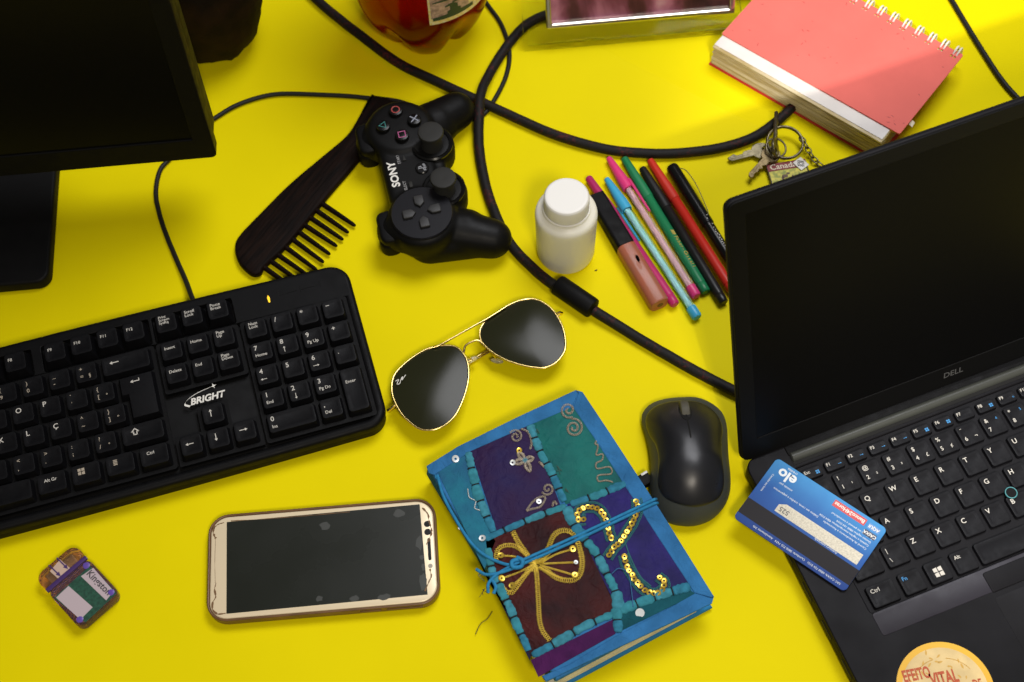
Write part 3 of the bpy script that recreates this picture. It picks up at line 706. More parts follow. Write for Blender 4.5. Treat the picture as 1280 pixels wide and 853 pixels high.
# ------------------------------------------------------------------ payment card lying across the laptop edge
cz = 17.75
cTL, cTR, cBR, cBL = [at(*q, cz) for q in ((1056, 739), (918, 645.7), (971.6, 575.5), (1107, 662.7))]
ccx = sum(p[0] for p in (cTL, cTR, cBR, cBL))/4; ccy = sum(p[1] for p in (cTL, cTR, cBR, cBL))/4
cang = math.atan2((cTR[1]+cBR[1]-cTL[1]-cBL[1]), (cTR[0]+cBR[0]-cTL[0]-cBL[0]))
CS = 1.02
card = thing('payment_card', 'blue payment card lying face down across the laptop keyboard edge', 'card', (ccx, ccy, cz), (0, 0, cang))
CW, CH = 85.6*CS, 53.98*CS
def card_mat():
    m = mat('card_blue', (0.05, 0.2, 0.5), 0.5, spec=0.22); nt = m.node_tree; b = nt.nodes['Principled BSDF']
    tc = nt.nodes.new('ShaderNodeTexCoord'); sp_ = nt.nodes.new('ShaderNodeSeparateXYZ'); nt.links.new(tc.outputs['Object'], sp_.inputs[0])
    n = nt.nodes.new('ShaderNodeTexNoise'); n.inputs['Scale'].default_value = 40
    nt.links.new(tc.outputs['Object'], n.inputs['Vector'])
    add = nt.nodes.new('ShaderNodeMath'); add.operation = 'MULTIPLY_ADD'; nt.links.new(n.outputs['Fac'], add.inputs[0]); add.inputs[1].default_value = 0.02; nt.links.new(sp_.outputs['Y'], add.inputs[2])
    mr = nt.nodes.new('ShaderNodeMapRange'); mr.inputs['From Min'].default_value = -0.018; mr.inputs['From Max'].default_value = 0.038; nt.links.new(add.outputs[0], mr.inputs[0])
    r = nt.nodes.new('ShaderNodeValToRGB'); e = r.color_ramp.elements; e[0].color = (0.06, 0.27, 0.58, 1); e[1].color = (0.018, 0.055, 0.25, 1); q = e.new(0.5); q.color = (0.025, 0.105, 0.37, 1)
    nt.links.new(mr.outputs[0], r.inputs[0]); nt.links.new(r.outputs[0], b.inputs['Base Color']); return m
mb = MB(); mb.slab(rrect(-CW/2, CW/2, -CH/2, CH/2, 3.3, 5), 0, 0.8, 0.15); obj('card_body', mb, card_mat(), card)
mb = MB(); mb.box(-CW/2 + .05, CW/2 - .05, CH/2 - 18.5, CH/2 - 5.5, 0.8, 0.84); obj('magnetic_stripe', mb, mat('stripe_black', (0.012, 0.010, 0.012), 0.5, spec=0.2), card)
mb = MB(); mb.slab(rrect(-CW/2 + 3.5, CW/2 - 24, CH/2 - 30, CH/2 - 20.5, .6) if False else [(-CW/2+3.5, CH/2-29.5), (CW/2-24, CH/2-29.5), (CW/2-19.5, CH/2-26.5), (CW/2-19.5, CH/2-20.8), (-CW/2+3.5, CH/2-20.8)], 0.8, 0.86)
sg = obj('signature_panel', mb, mat('signature_paper', (0.72, 0.68, 0.56), 0.7, var=0.25, vscale=900), card)
mb = MB(); write(mb, '525', CW/2 - 25, CH/2 - 24.4, 0.9, 5.0, 0, 'CENTER', 0.02); obj('panel_print', mb, mat('grey_print', (0.12, 0.12, 0.12), 0.6), sg, smooth=None)
mb = MB(); write(mb, 'elo', CW/2 - 13, -CH/2 + 8.0, 0.86, 11, 0, 'CENTER', 0.03)
write(mb, 'crédito', CW/2 - 14, -CH/2 + 2.6, 0.86, 2.6, 0, 'CENTER')
write(mb, 'SAC CAIXA: 0800 726 0101   Ouvidoria: 0800 725 7474   Atendimento 24h', -CW/2 + 5, CH/2 - 2.9, 0.86, 2.2, 0, 'LEFT')
for q, s in enumerate(['Central de Atendimento e Autorização', 'Capitais e regiões metropolitanas 4004 0104', 'Demais regiões 0800 104 0104', 'Cartão de uso pessoal e intransferível']): write(mb, s, -CW/2 + 4, -CH/2 + 21 - 2.9*q, 0.86, 2.1, 0, 'LEFT')
write(mb, 'Débito em conta, crédito e pagamentos', CW/2 - 10, -CH/2 + 20.5, 0.86, 2.2, 0, 'RIGHT')
write(mb, 'Consulte seu limite', CW/2 - 4.6, -CH/2 + 12, 0.86, 2.0, PI/2, 'LEFT'); write(mb, 'emitido por', CW/2 - 11, -CH/2 + 15, .86, 2.2, 0, 'RIGHT')
write(mb, 'Assinatura autorizada', -CW/2 + 18, CH/2 - 19.9, 0.88, 2.0, 0, 'LEFT')
obj('card_print', mb, mat('card_white', (0.72, 0.77, 0.80), 0.5), card, smooth=None)
mb = MB(); mb.box(-CW/2 + 14, -CW/2 + 39, -CH/2 + 2.4, -CH/2 + 7.6, 0.8, 0.86); rb = obj('red_badge', mb, mat('badge_red', (0.5, 0.025, 0.02), 0.4), card)
mb = MB(); write(mb, 'Banco24Horas', -CW/2 + 26.5, -CH/2 + 4.9, 0.9, 3.9, 0, 'CENTER', 0.025); obj('badge_print', mb, M['logo'], rb, smooth=None)
mb = MB(); mb.box(-CW/2 + 3, -CW/2 + 12, -CH/2 + 8.6, -CH/2 + 12.8, 0.8, 0.86); rb = obj('issuer_badge', mb, mat('badge_navy', (0.015, 0.03, 0.09), 0.4), card)
mb = MB(); write(mb, 'CAIXA', -CW/2 + 7.5, -CH/2 + 10.6, 0.9, 3.2, 0, 'CENTER', 0.03); obj('badge_print', mb, M['logo'], rb, smooth=None)
mb = MB(); mb.box(-CW/2 + 3, -CW/2 + 12, -CH/2 + 3.2, -CH/2 + 7.4, 0.8, 0.86); rb = obj('network_badge', mb, mat('badge_blue', (0.08, 0.22, 0.5), 0.4), card)
mb = MB(); write(mb, 'AQUI', -CW/2 + 7.5, -CH/2 + 5.2, 0.9, 3.2, 0, 'CENTER', 0.03); obj('badge_print', mb, M['logo'], rb, smooth=None)

# ------------------------------------------------------------------ coral spiral notebook
NA = math.atan2(660.8 - 769.0, 307.6 - 181.4)
NX, NY = 181.4, 769.0
nb = thing('spiral_notebook', 'coral red spiral notebook with yellowed pages at the top right', 'notebook', (NX, NY, 0), (0, 0, NA))
NL, ND, NT = 166, 98, 24.0
red = mat('coral_card', (0.78, 0.155, 0.125), 0.55, spec=0.3, bump=0.06, bscale=300, var=0.08, vscale=30)
mb = MB(); mb.box(0.2, NL - 5, -14.5, ND - 3, 0.2, 1.4, 0.3); obj('back_cover', mb, mat('red_card', (0.55, 0.03, 0.02), 0.55), nb)
rp = random.Random(11); mb = MB(); npg = 24
for k in range(npg):
    z0 = 1.5 + k*(NT - 2.4)/npg; z1 = 1.5 + (k + 0.82)*(NT - 2.4)/npg
    e = rp.uniform(-1.7, .8) - (2.0 if k == npg-1 else 0)
    mb.box(1.5 + rp.uniform(-.8, .8), NL - 8 + rp.uniform(-.6, .4), -12.5 + (k/npg)*1.0 + e*.8, ND - 6, z0, z1)
obj('page_block', mb, mat('old_paper', (0.66, 0.58, 0.40), 0.8, spec=0.2, var=0.35, vscale=14, stretch=(2, 2, 45), vcol=(0.42, 0.32, 0.14)), nb)
mb = MB(); mb.box(1.2, NL - 8.5, -11.4, ND - 6, NT - 1.0, NT - 0.5); obj('top_page', mb, mat('white_paper', (0.78, 0.74, 0.70), 0.7, var=0.1, vscale=50), nb)
holes = []
nring = 14; pitch = (NL - 14) / (nring - 1)
for k in range(nring):
    hx = NL - 6 - pitch*k
    for o_ in (-1.5, 1.5): holes.append(rrect(hx+o_-.9, hx+o_+.9, ND - 7.4, ND - 5.2, .4, 2))
me = plate(rrect(0, NL, 0, ND, 1.5), holes, NT - 0.3, NT + 0.9, 0.2, 1)
cov = obj('front_cover', me, red, nb)
mb = MB(); rs = random.Random(5)
for k in range(34):
    x, y = rs.uniform(4, NL-4), rs.uniform(4, ND-10)
    if k < 5: x, y = NL - rs.uniform(3, 16), rs.uniform(3, 12)
    L = rs.uniform(.5, 2.2); a = rs.uniform(0, PI)
    mb.M = Matrix.Translation((x, y, NT + .93)) @ Matrix.Rotation(a, 4, 'Z')
    mb.f([mb.v((-L, -.18, 0)), mb.v((L*.2, -.3, 0)), mb.v((L, .1, 0)), mb.v((0, .3, 0))])
mb.M = Matrix.Identity(4)
obj('scuff_mark', mb, mat('scuff_red', (0.30, 0.03, 0.03), 0.7), cov, smooth=None)
wire = mat('white_wire', (0.80, 0.78, 0.74), 0.4, spec=0.4)
for k in range(nring):
    hx = NL - 6 - pitch*k
    mb = MB()
    for o_ in (-1.5, 1.5):
        mb.tube([(hx + o_ + .5*math.sin(a), ND + 0.6 - 7.4*math.cos(a), NT/2 + 0.5 + (NT/2 + 3.2)*math.sin(a)) for a in np.linspace(-.5, PI + .5, 20)], .8, 8)
    obj('wire_loop', mb, wire, nb, smooth=80)
mb = MB(); mb.f([mb.v((NL-3, 16, NT-2)), mb.v((NL+3.5, 14, NT-2.4)), mb.v((NL+3, 19, NT-2.2)), mb.v((NL-3, 21, NT-2))]); obj('page_corner', mb, mat('cream_paper', (0.7, 0.62, 0.45), .8), nb)

# ------------------------------------------------------------------ bunch of keys
ks = thing('key_bunch', 'bunch of worn metal keys with a Canada souvenir tag beside the laptop lid', 'keys', (0, 0, 0))
steel = mat('worn_nickel', (0.22, 0.19, 0.12), 0.42, metal=1.0, bump=0.15, bscale=900, var=0.5, vscale=250)
brass = mat('dull_brass', (0.25, 0.19, 0.10), 0.45, metal=1.0, bump=0.15, bscale=900, var=0.45, vscale=250)
w3 = lambda px, py, z: (*at(px, py, z), z)
def ring3(c, r, tilt, az, t=.75, n=28, dbl=False):
    mb = MB(); R_ = Matrix.Rotation(az, 4, 'Z') @ Matrix.Rotation(tilt, 4, 'X')
    mb.tube([Vector(c) + R_ @ Vector((r*math.cos(a), r*math.sin(a), 0)) for a in np.linspace(0, 2*PI, n, endpoint=False)], t, 8, closed=True)
    if dbl: mb.tube([Vector(c) + R_ @ Vector((r*math.cos(a), r*math.sin(a), t*1.5)) for a in np.linspace(0, 2*PI, n, endpoint=False)], t, 8, closed=True)
    return mb
obj('key_ring', ring3(w3(981, 179, 8), 14, .14, .2, .95, 36, True), steel, ks, smooth=80)
obj('key_ring', ring3(w3(970, 185, 10), 8, .25, .8, .8), steel, ks, smooth=80)
def house_key(p_bow, p_tip, z, L=None, bow=11, flip=1, m=steel, hole=3.2):
    bx_, by_ = at(*p_bow, z); tx, ty = at(*p_tip, z); a = math.atan2(ty - by_, tx - bx_); L = math.hypot(tx-bx_, ty-by_)
    out = [(bow*math.cos(t), bow*.92*math.sin(t)) for t in np.linspace(0.42, 2*PI - 0.42, 20)]
    bl = [(bow + 1.5, -3.4)]
    x = bow + 3; rk_ = random.Random(int(L*10)); 
    bl += [(x, -3.2)]
    while x < L - 4:
        x += 2.2; bl.append((x, -3.2 + rk_.choice([0.2, 1.2, 2.2])))
    bl += [(L, -0.8), (L - .6, 1.8), (L - 2.5, 2.9), (bow + 1.5, 3.0)]
    o2 = ccw(out + [(p[0], p[1]*flip) for p in bl] if flip == 1 else out + [(p[0], -p[1]) for p in reversed(bl)])
    me = plate(o2, [[(-4 + hole*math.cos(t), hole*math.sin(t)) for t in np.linspace(0, 2*PI, 14, endpoint=False)]], 0, 2.1, .3, 1)
    mb = MB(); mb.mesh(me); mb.box(bow + 2, L - 3, -.4 + 1*flip, .4 + 1*flip, 2.05, 2.35)
    return obj('key', mb, m, ks, loc=(bx_, by_, z), rot=(0, random.Random(int(L)).uniform(-.04, .04), a), smooth=40)
house_key((951, 190), (910, 200), 2.5, bow=8, m=steel)
house_key((963, 195), (937, 224), 5.2, bow=8, flip=-1, m=brass)
o = house_key((967, 186), (969, 141), 11.5, bow=8, m=steel); o.rotation_euler[0] = 1.15; o.location.z = 0.0125
mb = MB()
cl = [w3(1001, 172, 8), w3(1005, 178, 7), w3(1009, 185, 6), w3(1012, 191, 5), w3(1016, 197, 4), w3(1021, 203, 3.2), w3(1028, 208, 3)]
for i in range(len(cl) - 1):
    a, b = Vector(cl[i]), Vector(cl[i+1]); c = (a+b)/2; d = (b-a); L = d.length*.72; az = math.atan2(d.y, d.x); R_ = Matrix.Rotation(az, 4, 'Z') @ Matrix.Rotation(PI/2*(i % 2), 4, 'X')
    mb.tube([c + R_ @ Vector((L*math.cos(t), 2.0*math.sin(t), 0)) for t in np.linspace(0, 2*PI, 14, endpoint=False)], .6, 6, closed=True)
obj('chain', mb, steel, ks, smooth=80)
tA = Vector(at(957, 207, 4)); tB = Vector(at(1001, 200, 4)); ta = math.atan2(tB.y - tA.y, tB.x - tA.x)
mb = MB(); mb.box(0, 32, -30, 0.5, 2.2, 4.4, .4, 1.2); tg = obj('souvenir_tag', mb, mat('tag_dark', (0.05, 0.035, 0.02), .4), ks, loc=(tA.x, tA.y, 0), rot=(0, 0, ta))
tgk = tg
mb = MB(); mb.box(.5, 31.5, -6.8, .1, 4.35, 4.55); obj('red_band', mb, mat('tag_red', (0.20, 0.008, 0.006), .5), tg)
mb = MB(); mb.box(.8, 30.5, -29.5, -7.0, 4.35, 4.5); obj('tag_picture', mb, mat('tag_yellow', (0.72, 0.62, 0.06), .4, var=.9, vscale=260, vcol=(0.22, 0.26, 0.02)), tg)
mb = MB(); write(mb, 'Canada', 13, -3.4, 4.62, 7.0, 0, 'CENTER', .012); obj('lettering', mb, mat('tag_cream', (0.75, 0.66, 0.48), .5), tg, smooth=None)
mb = MB()
for x, y, w, h in ((12, -13, 5, 3.4), (15, -11, 3, 2), (10, -15, 2, 4), (18, -15, 2, 4), (24, -14, 3, 2)): mb.slab([(x + w*.5*math.cos(t), y + h*.5*math.sin(t)) for t in np.linspace(0, 2*PI, 10, endpoint=False)], 4.5, 4.62)
obj('picture_print', mb, mat('tag_brown', (0.10, 0.05, 0.02), .5), tg)
mb = MB(); mb.M = Matrix.Translation((27, -4.5, 4.8)) @ Matrix.Rotation(.5, 4, 'Z'); mb.box(-4.2, 4.2, -4.8, 4.8, 0, .8, .2, .5)
dc = obj('white_charm', mb, mat('charm_white', (0.75, 0.72, 0.64), .4), tg)
mb = MB(); mb.M = Matrix.Translation((27, -4.5, 5.75)) @ Matrix.Rotation(.5, 4, 'Z')
for s_ in (1.0, .55): mb.tube([(3.0*s_, 0, 0), (0, 3.6*s_, 0), (-3.0*s_, 0, 0), (0, -3.6*s_, 0)], .32, 5, closed=True)
obj('charm_print', mb, mat('charm_black', (0.02, 0.02, 0.02), .5), dc)

# ------------------------------------------------------------------ wooden comb
cpts = [(462.8,121.3),(446,151.8),(432.3,171.6),(401.9,197.5),(362.3,231),(325.7,267.6),(299.8,295),(293.7,310),(298.3,328.5),(310,341),(318,344.5),(326,342),(330.3,334.6),(350,316.3),(368.4,296.5),(386.6,273.7),(401.9,255.4),(417.1,237.1),(438.4,212.7),(458,190),(478,172),(496,152),(500,135),(486,124),(470,120.5)]
cbx, cby = at(360, 260, 5); ca = math.atan2(at(465, 125, 5)[1] - at(300, 320, 5)[1], at(465, 125, 5)[0] - at(300, 320, 5)[0])
comb = thing('wooden_comb', 'dark wooden wide tooth comb between keyboard and game controller', 'comb', (cbx, cby, 0), (0, 0, ca))
cf = Frame(cbx, cby, ca)
out = ccw(spline([cf.px(x, y, 5) for x, y in cpts], 5, closed=True))
wood = mat('dark_wood', (0.0095, 0.0042, 0.0026), 0.6, spec=0.09, bump=0.5, bscale=60, var=0.85, vscale=42, vcol=(0.003, 0.0016, 0.0011), stretch=(1, 9, 9))
mb = MB(); mb.slab(out, 0.3, 7.0, 2.2, n=4); obj('comb_handle', mb, wood, comb, smooth=50)
teeth = [((405,511),(540,600)),((380,537),(512,628)),((354,566),(490,657)),((328,595),(465,684)),((303,622),(436,717)),((276,650),(410,750)),((248,683),(382,782)),((214,713),(352,808)),((190,742),(325,838)),((165,770),(300,866))]
for a, b in teeth:
    A2 = cf.px(280 + (a[0]-14)/3.282, 100 + (a[1]-10)/3.282, 3.5); B2 = cf.px(280 + b[0]/3.282, 100 + b[1]/3.282, 3.5)
    mb = MB(); q = [Vector((A2[0] + (B2[0]-A2[0])*t, A2[1] + (B2[1]-A2[1])*t, 3.5)) for t in (0, .25, .6, .92, .98, 1)]
    mb.tube(q, [2.2, 2.1, 1.9, 1.6, 1.2, .4], 8, flat=1.2); obj('tooth', mb, wood, comb, smooth=60)
mb = MB(); rr = random.Random(9)
for a, b in teeth[1:]:
    for k in range(2):
        x, y = cf.px(280 + (a[0] - 4 + rr.uniform(-10, 4))/3.282, 100 + (a[1] - 10 + rr.uniform(-12, 4))/3.282, 6)
        mb.sphere((x, y, 6.0), rr.uniform(.3, .7), rr.uniform(.3, .6), .3, 6, 4)
obj('lint', mb, mat('grey_lint', (0.16, 0.14, 0.12), .9), comb)

# ------------------------------------------------------------------ game controller
GA = math.radians(101.34); GX, GY = -70.75, 640.5
gp = thing('game_controller', 'black wireless game controller with two thumb sticks', 'game controller', (GX, GY, 0), (0, 0, GA))
mb = MB()
def flatcap(mb, pts, z0, z1, b): mb.slab(ccw(pts), z0, z1, b, n=5)
for s_ in (-1, 1):
    mb.lathe([(1, 8), (16, 8), (23, 12), (26.5, 20), (27.3, 30), (26, 36), (22.5, 39.0), (10, 39.8), (.5, 40)], 40, (42*s_, 0, 0))
    mb.capsule((44*s_, -8, 18.5), (62*s_, -48, 15.5), 20.5, 15.5); mb.capsule((52*s_, -2, 15), (59*s_, -34, 14), 17.5, 14); mb.capsule((45*s_, -4, 16), (52*s_, -30, 17), 20, 18)
    mb.capsule((45*s_, 16, 24), (42*s_, 22, 22), 16, 14)
    mb.lathe([(1, 8), (14, 9), (17.5, 16), (17.8, 30), (16.5, 35), (13, 36.5), (.5, 36.6)], 32, (22*s_, -21, 0))
flatcap(mb, rrect(-36, 36, -20, 21, 6), 9, 36, 5)
flatcap(mb, rrect(-24, 24, -28, -8, 6), 12, 33, 5)
body = union(mb, 1.1, 22)
M['pad'] = mat('controller_black', (0.0038, 0.0038, 0.0038), 0.48, spec=0.16, bump=0.06, bscale=2200, rvar=0.06, vscale=80)
obj('controller_body', body, M['pad'], gp, smooth=180)
for s_ in (-1, 1):
    mb = MB(); mb.slab(rrect(42*s_-14, 42*s_+14, 18, 34, 6), 25, 33, 2.5); obj('shoulder_button', mb, M['black_soft'], gp)
    mb = MB(); mb.slab(rrect(42*s_-13, 42*s_+13, 18, 35, 7), 8, 24, 4); obj('trigger', mb, M['black_soft'], gp)
disc = mat('disc_gloss', (0.0055, 0.0055, 0.0075), 0.4, spec=0.2)
mb = MB(); mb.lathe([(23.2, 38.3), (23.4, 39.6), (22.6, 40.6), (4, 40.9), (.5, 40.9)], 48, (-42, 0, 0)); obj('pad_disc', mb, disc, gp)
for k in range(4):
    a = k*PI/2
    mb = MB(); mb.M = Matrix.Translation((-42, 0, 0)) @ Matrix.Rotation(a, 4, 'Z')
    mb.slab(ccw([(4.2, 0), (7.5, -3.7), (13.8, -3.7), (14.4, -2.9), (14.4, 2.9), (13.8, 3.7), (7.5, 3.7)]), 40, 43.2, .8); obj('direction_button', mb, mat('dpad_grey', (0.020, 0.020, 0.020), 0.5) if k == 0 else bpy.data.materials['dpad_grey'], gp)
sym = {'circle': (12.2, 0, (0.36, 0.05, 0.045)), 'cross': (0, -12.2, (0.28, 0.30, 0.36)), 'triangle': (0, 12.2, (0.06, 0.30, 0.28)), 'square': (-12.2, 0, (0.46, 0.10, 0.26))}
for s_, (x, y, c) in sym.items():
    x += 42
    mb = MB(); mb.lathe([(5.4, 38), (5.4, 42.4), (5.0, 43.2), (3.8, 43.6), (.4, 43.7)], 28, (x, y, 0)); fb = obj('face_button', mb, M['gloss_black'], gp)
    mb = MB(); mm = mat(s_ + '_print', c, .5); z = 43.75; t = .42
    if s_ == 'circle': mb.tube([(x + 3.0*math.cos(a), y + 3.0*math.sin(a), z) for a in np.linspace(0, 2*PI, 24, endpoint=False)], t, 6, closed=True, flat=.3)
    elif s_ == 'cross':
        for q in (1, -1): mb.tube([(x - 2.8, y - 2.8*q, z), (x + 2.8, y + 2.8*q, z)], t, 6, flat=.3)
    elif s_ == 'triangle': mb.tube([(x + 3.3*math.cos(a), y + 3.3*math.sin(a), z) for a in (PI/2, PI/2 + 2*PI/3, PI/2 + 4*PI/3)], t, 6, closed=True, flat=.3)
    else: mb.tube([(x + 3.7*math.cos(a), y + 3.7*math.sin(a), z) for a in (PI/4, 3*PI/4, 5*PI/4, 7*PI/4)], t, 6, closed=True, flat=.3)
    obj('symbol', mb, mm, fb)
stick_m = mat('stick_rubber', (0.018, 0.018, 0.016), 0.6, spec=.3)
for x in (-22.5, 20.5):
    y = -21
    mb = MB(); mb.lathe([(16.2, 35.5), (16.4, 37.4), (15.2, 38.4), (13.4, 37.4), (13, 34)], 40, (x, y, 0)); obj('stick_well', mb, M['gloss_black'], gp)
    mb = MB(); mb.lathe([(9, 34), (8, 40), (6.4, 46), (7.6, 49), (9.6, 50.4), (9.9, 52), (9.3, 53.4), (7.2, 53.9), (.4, 53.3)], 36, (x + (-1.5 if x < 0 else -1), y, 0)); obj('thumb_stick', mb, stick_m, gp)
mb = MB(); mb.lathe([(5.2, 35), (5.2, 36.9), (4.4, 37.5), (.4, 37.6)], 28, (0, -9, 0)); hb = obj('home_button', mb, M['gloss_black'], gp)
mb = MB(); z = 37.7
mb.tube([(-.6, -12.2, z), (-.6, -6.0, z), (.9, -6.6, z), (1.2, -8, z), (.2, -8.6, z)], .38, 5, flat=.3); mb.tube([(.2, -10.8, z), (2.9, -10.0, z), (3.0, -11.0, z), (.4, -11.6, z)], .34, 5, flat=.3); mb.tube([(-1.2, -10.8, z), (-3.3, -11.4, z), (-3.0, -10.3, z), (-1.2, -9.6, z)], .34, 5, flat=.3)
obj('home_symbol', mb, mat('symbol_grey', (0.30, 0.31, 0.33), .5), hb)
for x, w in ((-12.8, 5.2), (12.8, 5.2)):
    mb = MB(); mb.slab(rrect(x-w/2, x+w/2, 1.2, 4.0, .8) if x < 0 else [(x-2.6, 1.2), (x+2.6, 2.6), (x-2.6, 4.0)], 35.4, 37.4, .3); obj('menu_button', mb, stick_m, gp)
mb = MB(); write(mb, 'SONY', 0, 13.0, 36.35, 8.4, 0, 'CENTER', 0.03, sx=1.05); obj('brand_print', mb, M['logo'], gp, smooth=None)
mb = MB(); write(mb, 'SELECT', -12.8, 6.8, 36.3, 3.0, 0, 'CENTER', .01); write(mb, 'START', 12.8, 6.8, 36.3, 3.0, 0, 'CENTER', .01); obj('button_print', mb, mat('dim_print', (0.3, 0.3, 0.3), .6), gp, smooth=None)

# ------------------------------------------------------------------ white pill bottle
pb = thing('pill_bottle', 'white plastic pill bottle with a screw cap beside the pens', 'bottle', (44.2, 584.8, 0))
M['white'] = mat('white_plastic', (0.84, 0.82, 0.71), 0.38, spec=.4)  # warm tint: the desk's yellow bounce is put into the white
M['white'].node_tree.nodes['Principled BSDF'].inputs['Subsurface Weight'].default_value = 0.15
M['white'].node_tree.nodes['Principled BSDF'].inputs['Subsurface Radius'].default_value = (0.006, 0.006, 0.005)
mb = MB(); mb.lathe([(10, .6), (19.5, .2), (21.2, 1.2), (21.9, 4), (22.3, 20), (22.9, 46), (23.0, 52), (22.4, 54.8), (20.6, 56.8), (18.3, 57.9), (17.6, 58.8), (17.4, 60), (15, 60.4), (.5, 60.5)], 64)
obj('bottle_body', mb, M['white'], pb, smooth=40)
mb = MB(); seg = 128; loops = []
for r, z, rid in ((17.2, 58.9, 0), (17.3, 60.4, 0), (16.5, 60.8, 0), (16.5, 61.2, 1), (16.3, 73.2, 1), (16.1, 73.8, 0), (15.4, 74.7, 0), (14.4, 75.1, 0), (13.2, 75.0, 0), (12.8, 75.0, 0), (.5, 75.1, 0)):
    loops.append([((r + (.22 if (rid and i % 2) else 0))*math.cos(2*PI*i/seg), (r + (.22 if (rid and i % 2) else 0))*math.sin(2*PI*i/seg), z) for i in range(seg)])
mb.rings(loops); obj('screw_cap', mb, mat('cap_white', (0.80, 0.79, 0.75), 0.42, spec=.4), pb, smooth=30)

# ------------------------------------------------------------------ pens
def cx5(x, y): return (640 + x/3.411, 170 + y/3.411)
def pen(name, label, cat, a, b, z, group='pens lying beside the pill bottle'):
    A_ = at(*cx5(*a), z); B_ = at(*cx5(*b), z); ang = math.atan2(B_[1]-A_[1], B_[0]-A_[0])
    t = thing(name, label, cat, (A_[0], A_[1], z), (0, 0, ang), group); return t, math.hypot(B_[0]-A_[0], B_[1]-A_[1])
def revx(mb, prof, seg=18):     # turned shape along x
    mb.rings([[(x, r*math.cos(2*PI*i/seg), r*math.sin(2*PI*i/seg)) for i in range(seg)] for x, r in prof])
def pm(name, c, r=.4, **k): return mat(name, c, r, spec=.4, rvar=.08, vscale=80, **k)
def felt(label, a, b, z, c, cap_c=None, text=None):
    t, L = pen('felt_pen', label, 'pen', a, b, z)
    m1 = pm('felt_body', c); m2 = pm('felt_cap', cap_c or c, .45)
    mb = MB(); revx(mb, [(40, 3.3), (41, 3.95), (L-8.3, 3.95), (L-8, 3.7), (L-7.7, 3.7), (L-7.4, 3.85), (L-1, 3.6), (L-.2, 3.0), (L, 1)]); obj('barrel', mb, m1, t)
    mb = MB(); nseg = 24
    prof = [(0, 1.2), (.2, 2.6), (1.0, 3.0), (22, 3.9), (30, 4.3), (41.5, 4.35), (42, 3.9)]
    loops = [[(x, (r - (.35 if (x < 23 and i % 3 == 0 and x > .5) else 0))*math.cos(2*PI*i/nseg), (r - (.35 if (x < 23 and i % 3 == 0 and x > .5) else 0))*math.sin(2*PI*i/nseg)) for i in range(nseg)] for x, r in prof]
    mb.rings(loops); obj('pen_cap', mb, m2, t)
    return t, L
t, L = pen('lip_gloss', 'lip gloss tube with coral liquid and a black cap', 'lip gloss', (357, 262), (630, 722), 7.4, None)
mb = MB(); 
def sq_prism(mb, secs):  # rounded-square sections along x
    mb.rings([[(x, p, q) for p, q in rrect(-w, w, -w*h, w*h, rr_, 4)] for x, w, h, rr_ in secs])
sq_prism(mb, [(51, 6.6, .95, 4.0), (51.6, 7.4, .95, 4.6), (L-1.5, 7.4, .95, 4.6), (L-.2, 6.8, .95, 4.2), (L, 5.5, .95, 3.5)])
obj('gloss_tube', mb, mat('coral_gloss', (0.40, 0.105, 0.055), .3, spec=.3, trans=.1, var=.35, vscale=70, vcol=(0.34, 0.12, 0.07)), t)
mb = MB(); sq_prism(mb, [(0, 5.5, .95, 2), (.3, 6.6, .95, 2.4), (50, 7.0, .95, 2.5), (50.9, 6.8, .95, 2.4)]); obj('gloss_cap', mb, M['black_soft'], t)
mb = MB(); mb.lathe([(2.4, 0), (2.4, .3), (1.2, .35), (.3, .35)], 16); o = obj('base_mark', mb, mat('mark_dark', (0.10, 0.035, 0.02), .5), t, loc=(L, .4, 0), rot=(0, PI/2, 0))
mb = MB(); 
for x, y in ((66, 2.2), (68, 2.8), (73, -.2)): mb.slab([(x + 4.2*math.cos(a), y*.6 + 1.5*math.sin(a)) for a in np.linspace(0, 2*PI, 12, endpoint=False)], 7.05, 7.12)
obj('worn_print', mb, mat('worn_brown', (0.33, 0.11, 0.06), .5), t)
felt('magenta felt pen resting against the lip gloss', (325, 178), (697, 722), 5.2, (0.42, 0.02, 0.12))
def ball(label, a, b, z, c, ink, clear_c, clip_dir=1, mid=33):
    t, L = pen('ballpoint_pen', label, 'pen', a, b, z)
    mc = pm('ball_cap', c, .35)
    mb = MB(); revx(mb, [(0, 1.4), (.5, 2.2), (3, 2.6), (mid-8, 4.5), (mid, 4.6), (mid+.5, 4.2)], 18); cap = obj('pen_cap', mb, mc, t)
    mb = MB(); mb.slab(ccw([(mid-6, -1.7), (mid+8, -1.7), (mid+27, -.9), (mid+28, 0), (mid+27, .9), (mid+8, 1.7), (mid-6, 1.7)]), 4.2, 5.8, .5)
    for v in mb.bm.verts:
        v.co = Matrix.Rotation(clip_dir, 4, 'X') @ v.co
    obj('clip', mb, mc, cap)
    mb = MB(); revx(mb, [(mid-1, 3.0), (mid-.5, 3.85), (L-9, 3.85), (L-8.8, 3.6)], 6); obj('barrel', mb, mat('clear_barrel', clear_c, .12, trans=1.0, ior=1.12), t, smooth=20)
    mb = MB(); revx(mb, [(mid-8, 2.3), (L-11, 2.3), (L-10, 1.3)], 12); obj('ink_tube', mb, mat('ink_refill', ink, .3), t)
    mb = MB(); revx(mb, [(L-10.5, 3.2), (L-10, 3.95), (L-2, 3.95), (L-.6, 3.3), (L, 1.5)], 16); obj('end_plug', mb, mc, t)
    return t, L
ball('light blue ballpoint pen with a clear barrel', (402, 182), (792, 778), 4.8, (0.05, 0.38, 0.62), (0.60, 0.80, 0.80), (0.55, 0.88, 0.90), clip_dir=2.2)
ball('pink ballpoint pen with a clear barrel', (411, 93), (788, 688), 4.8, (0.72, 0.045, 0.20), (0.80, 0.52, 0.58), (0.95, 0.86, 0.84), clip_dir=-.9)
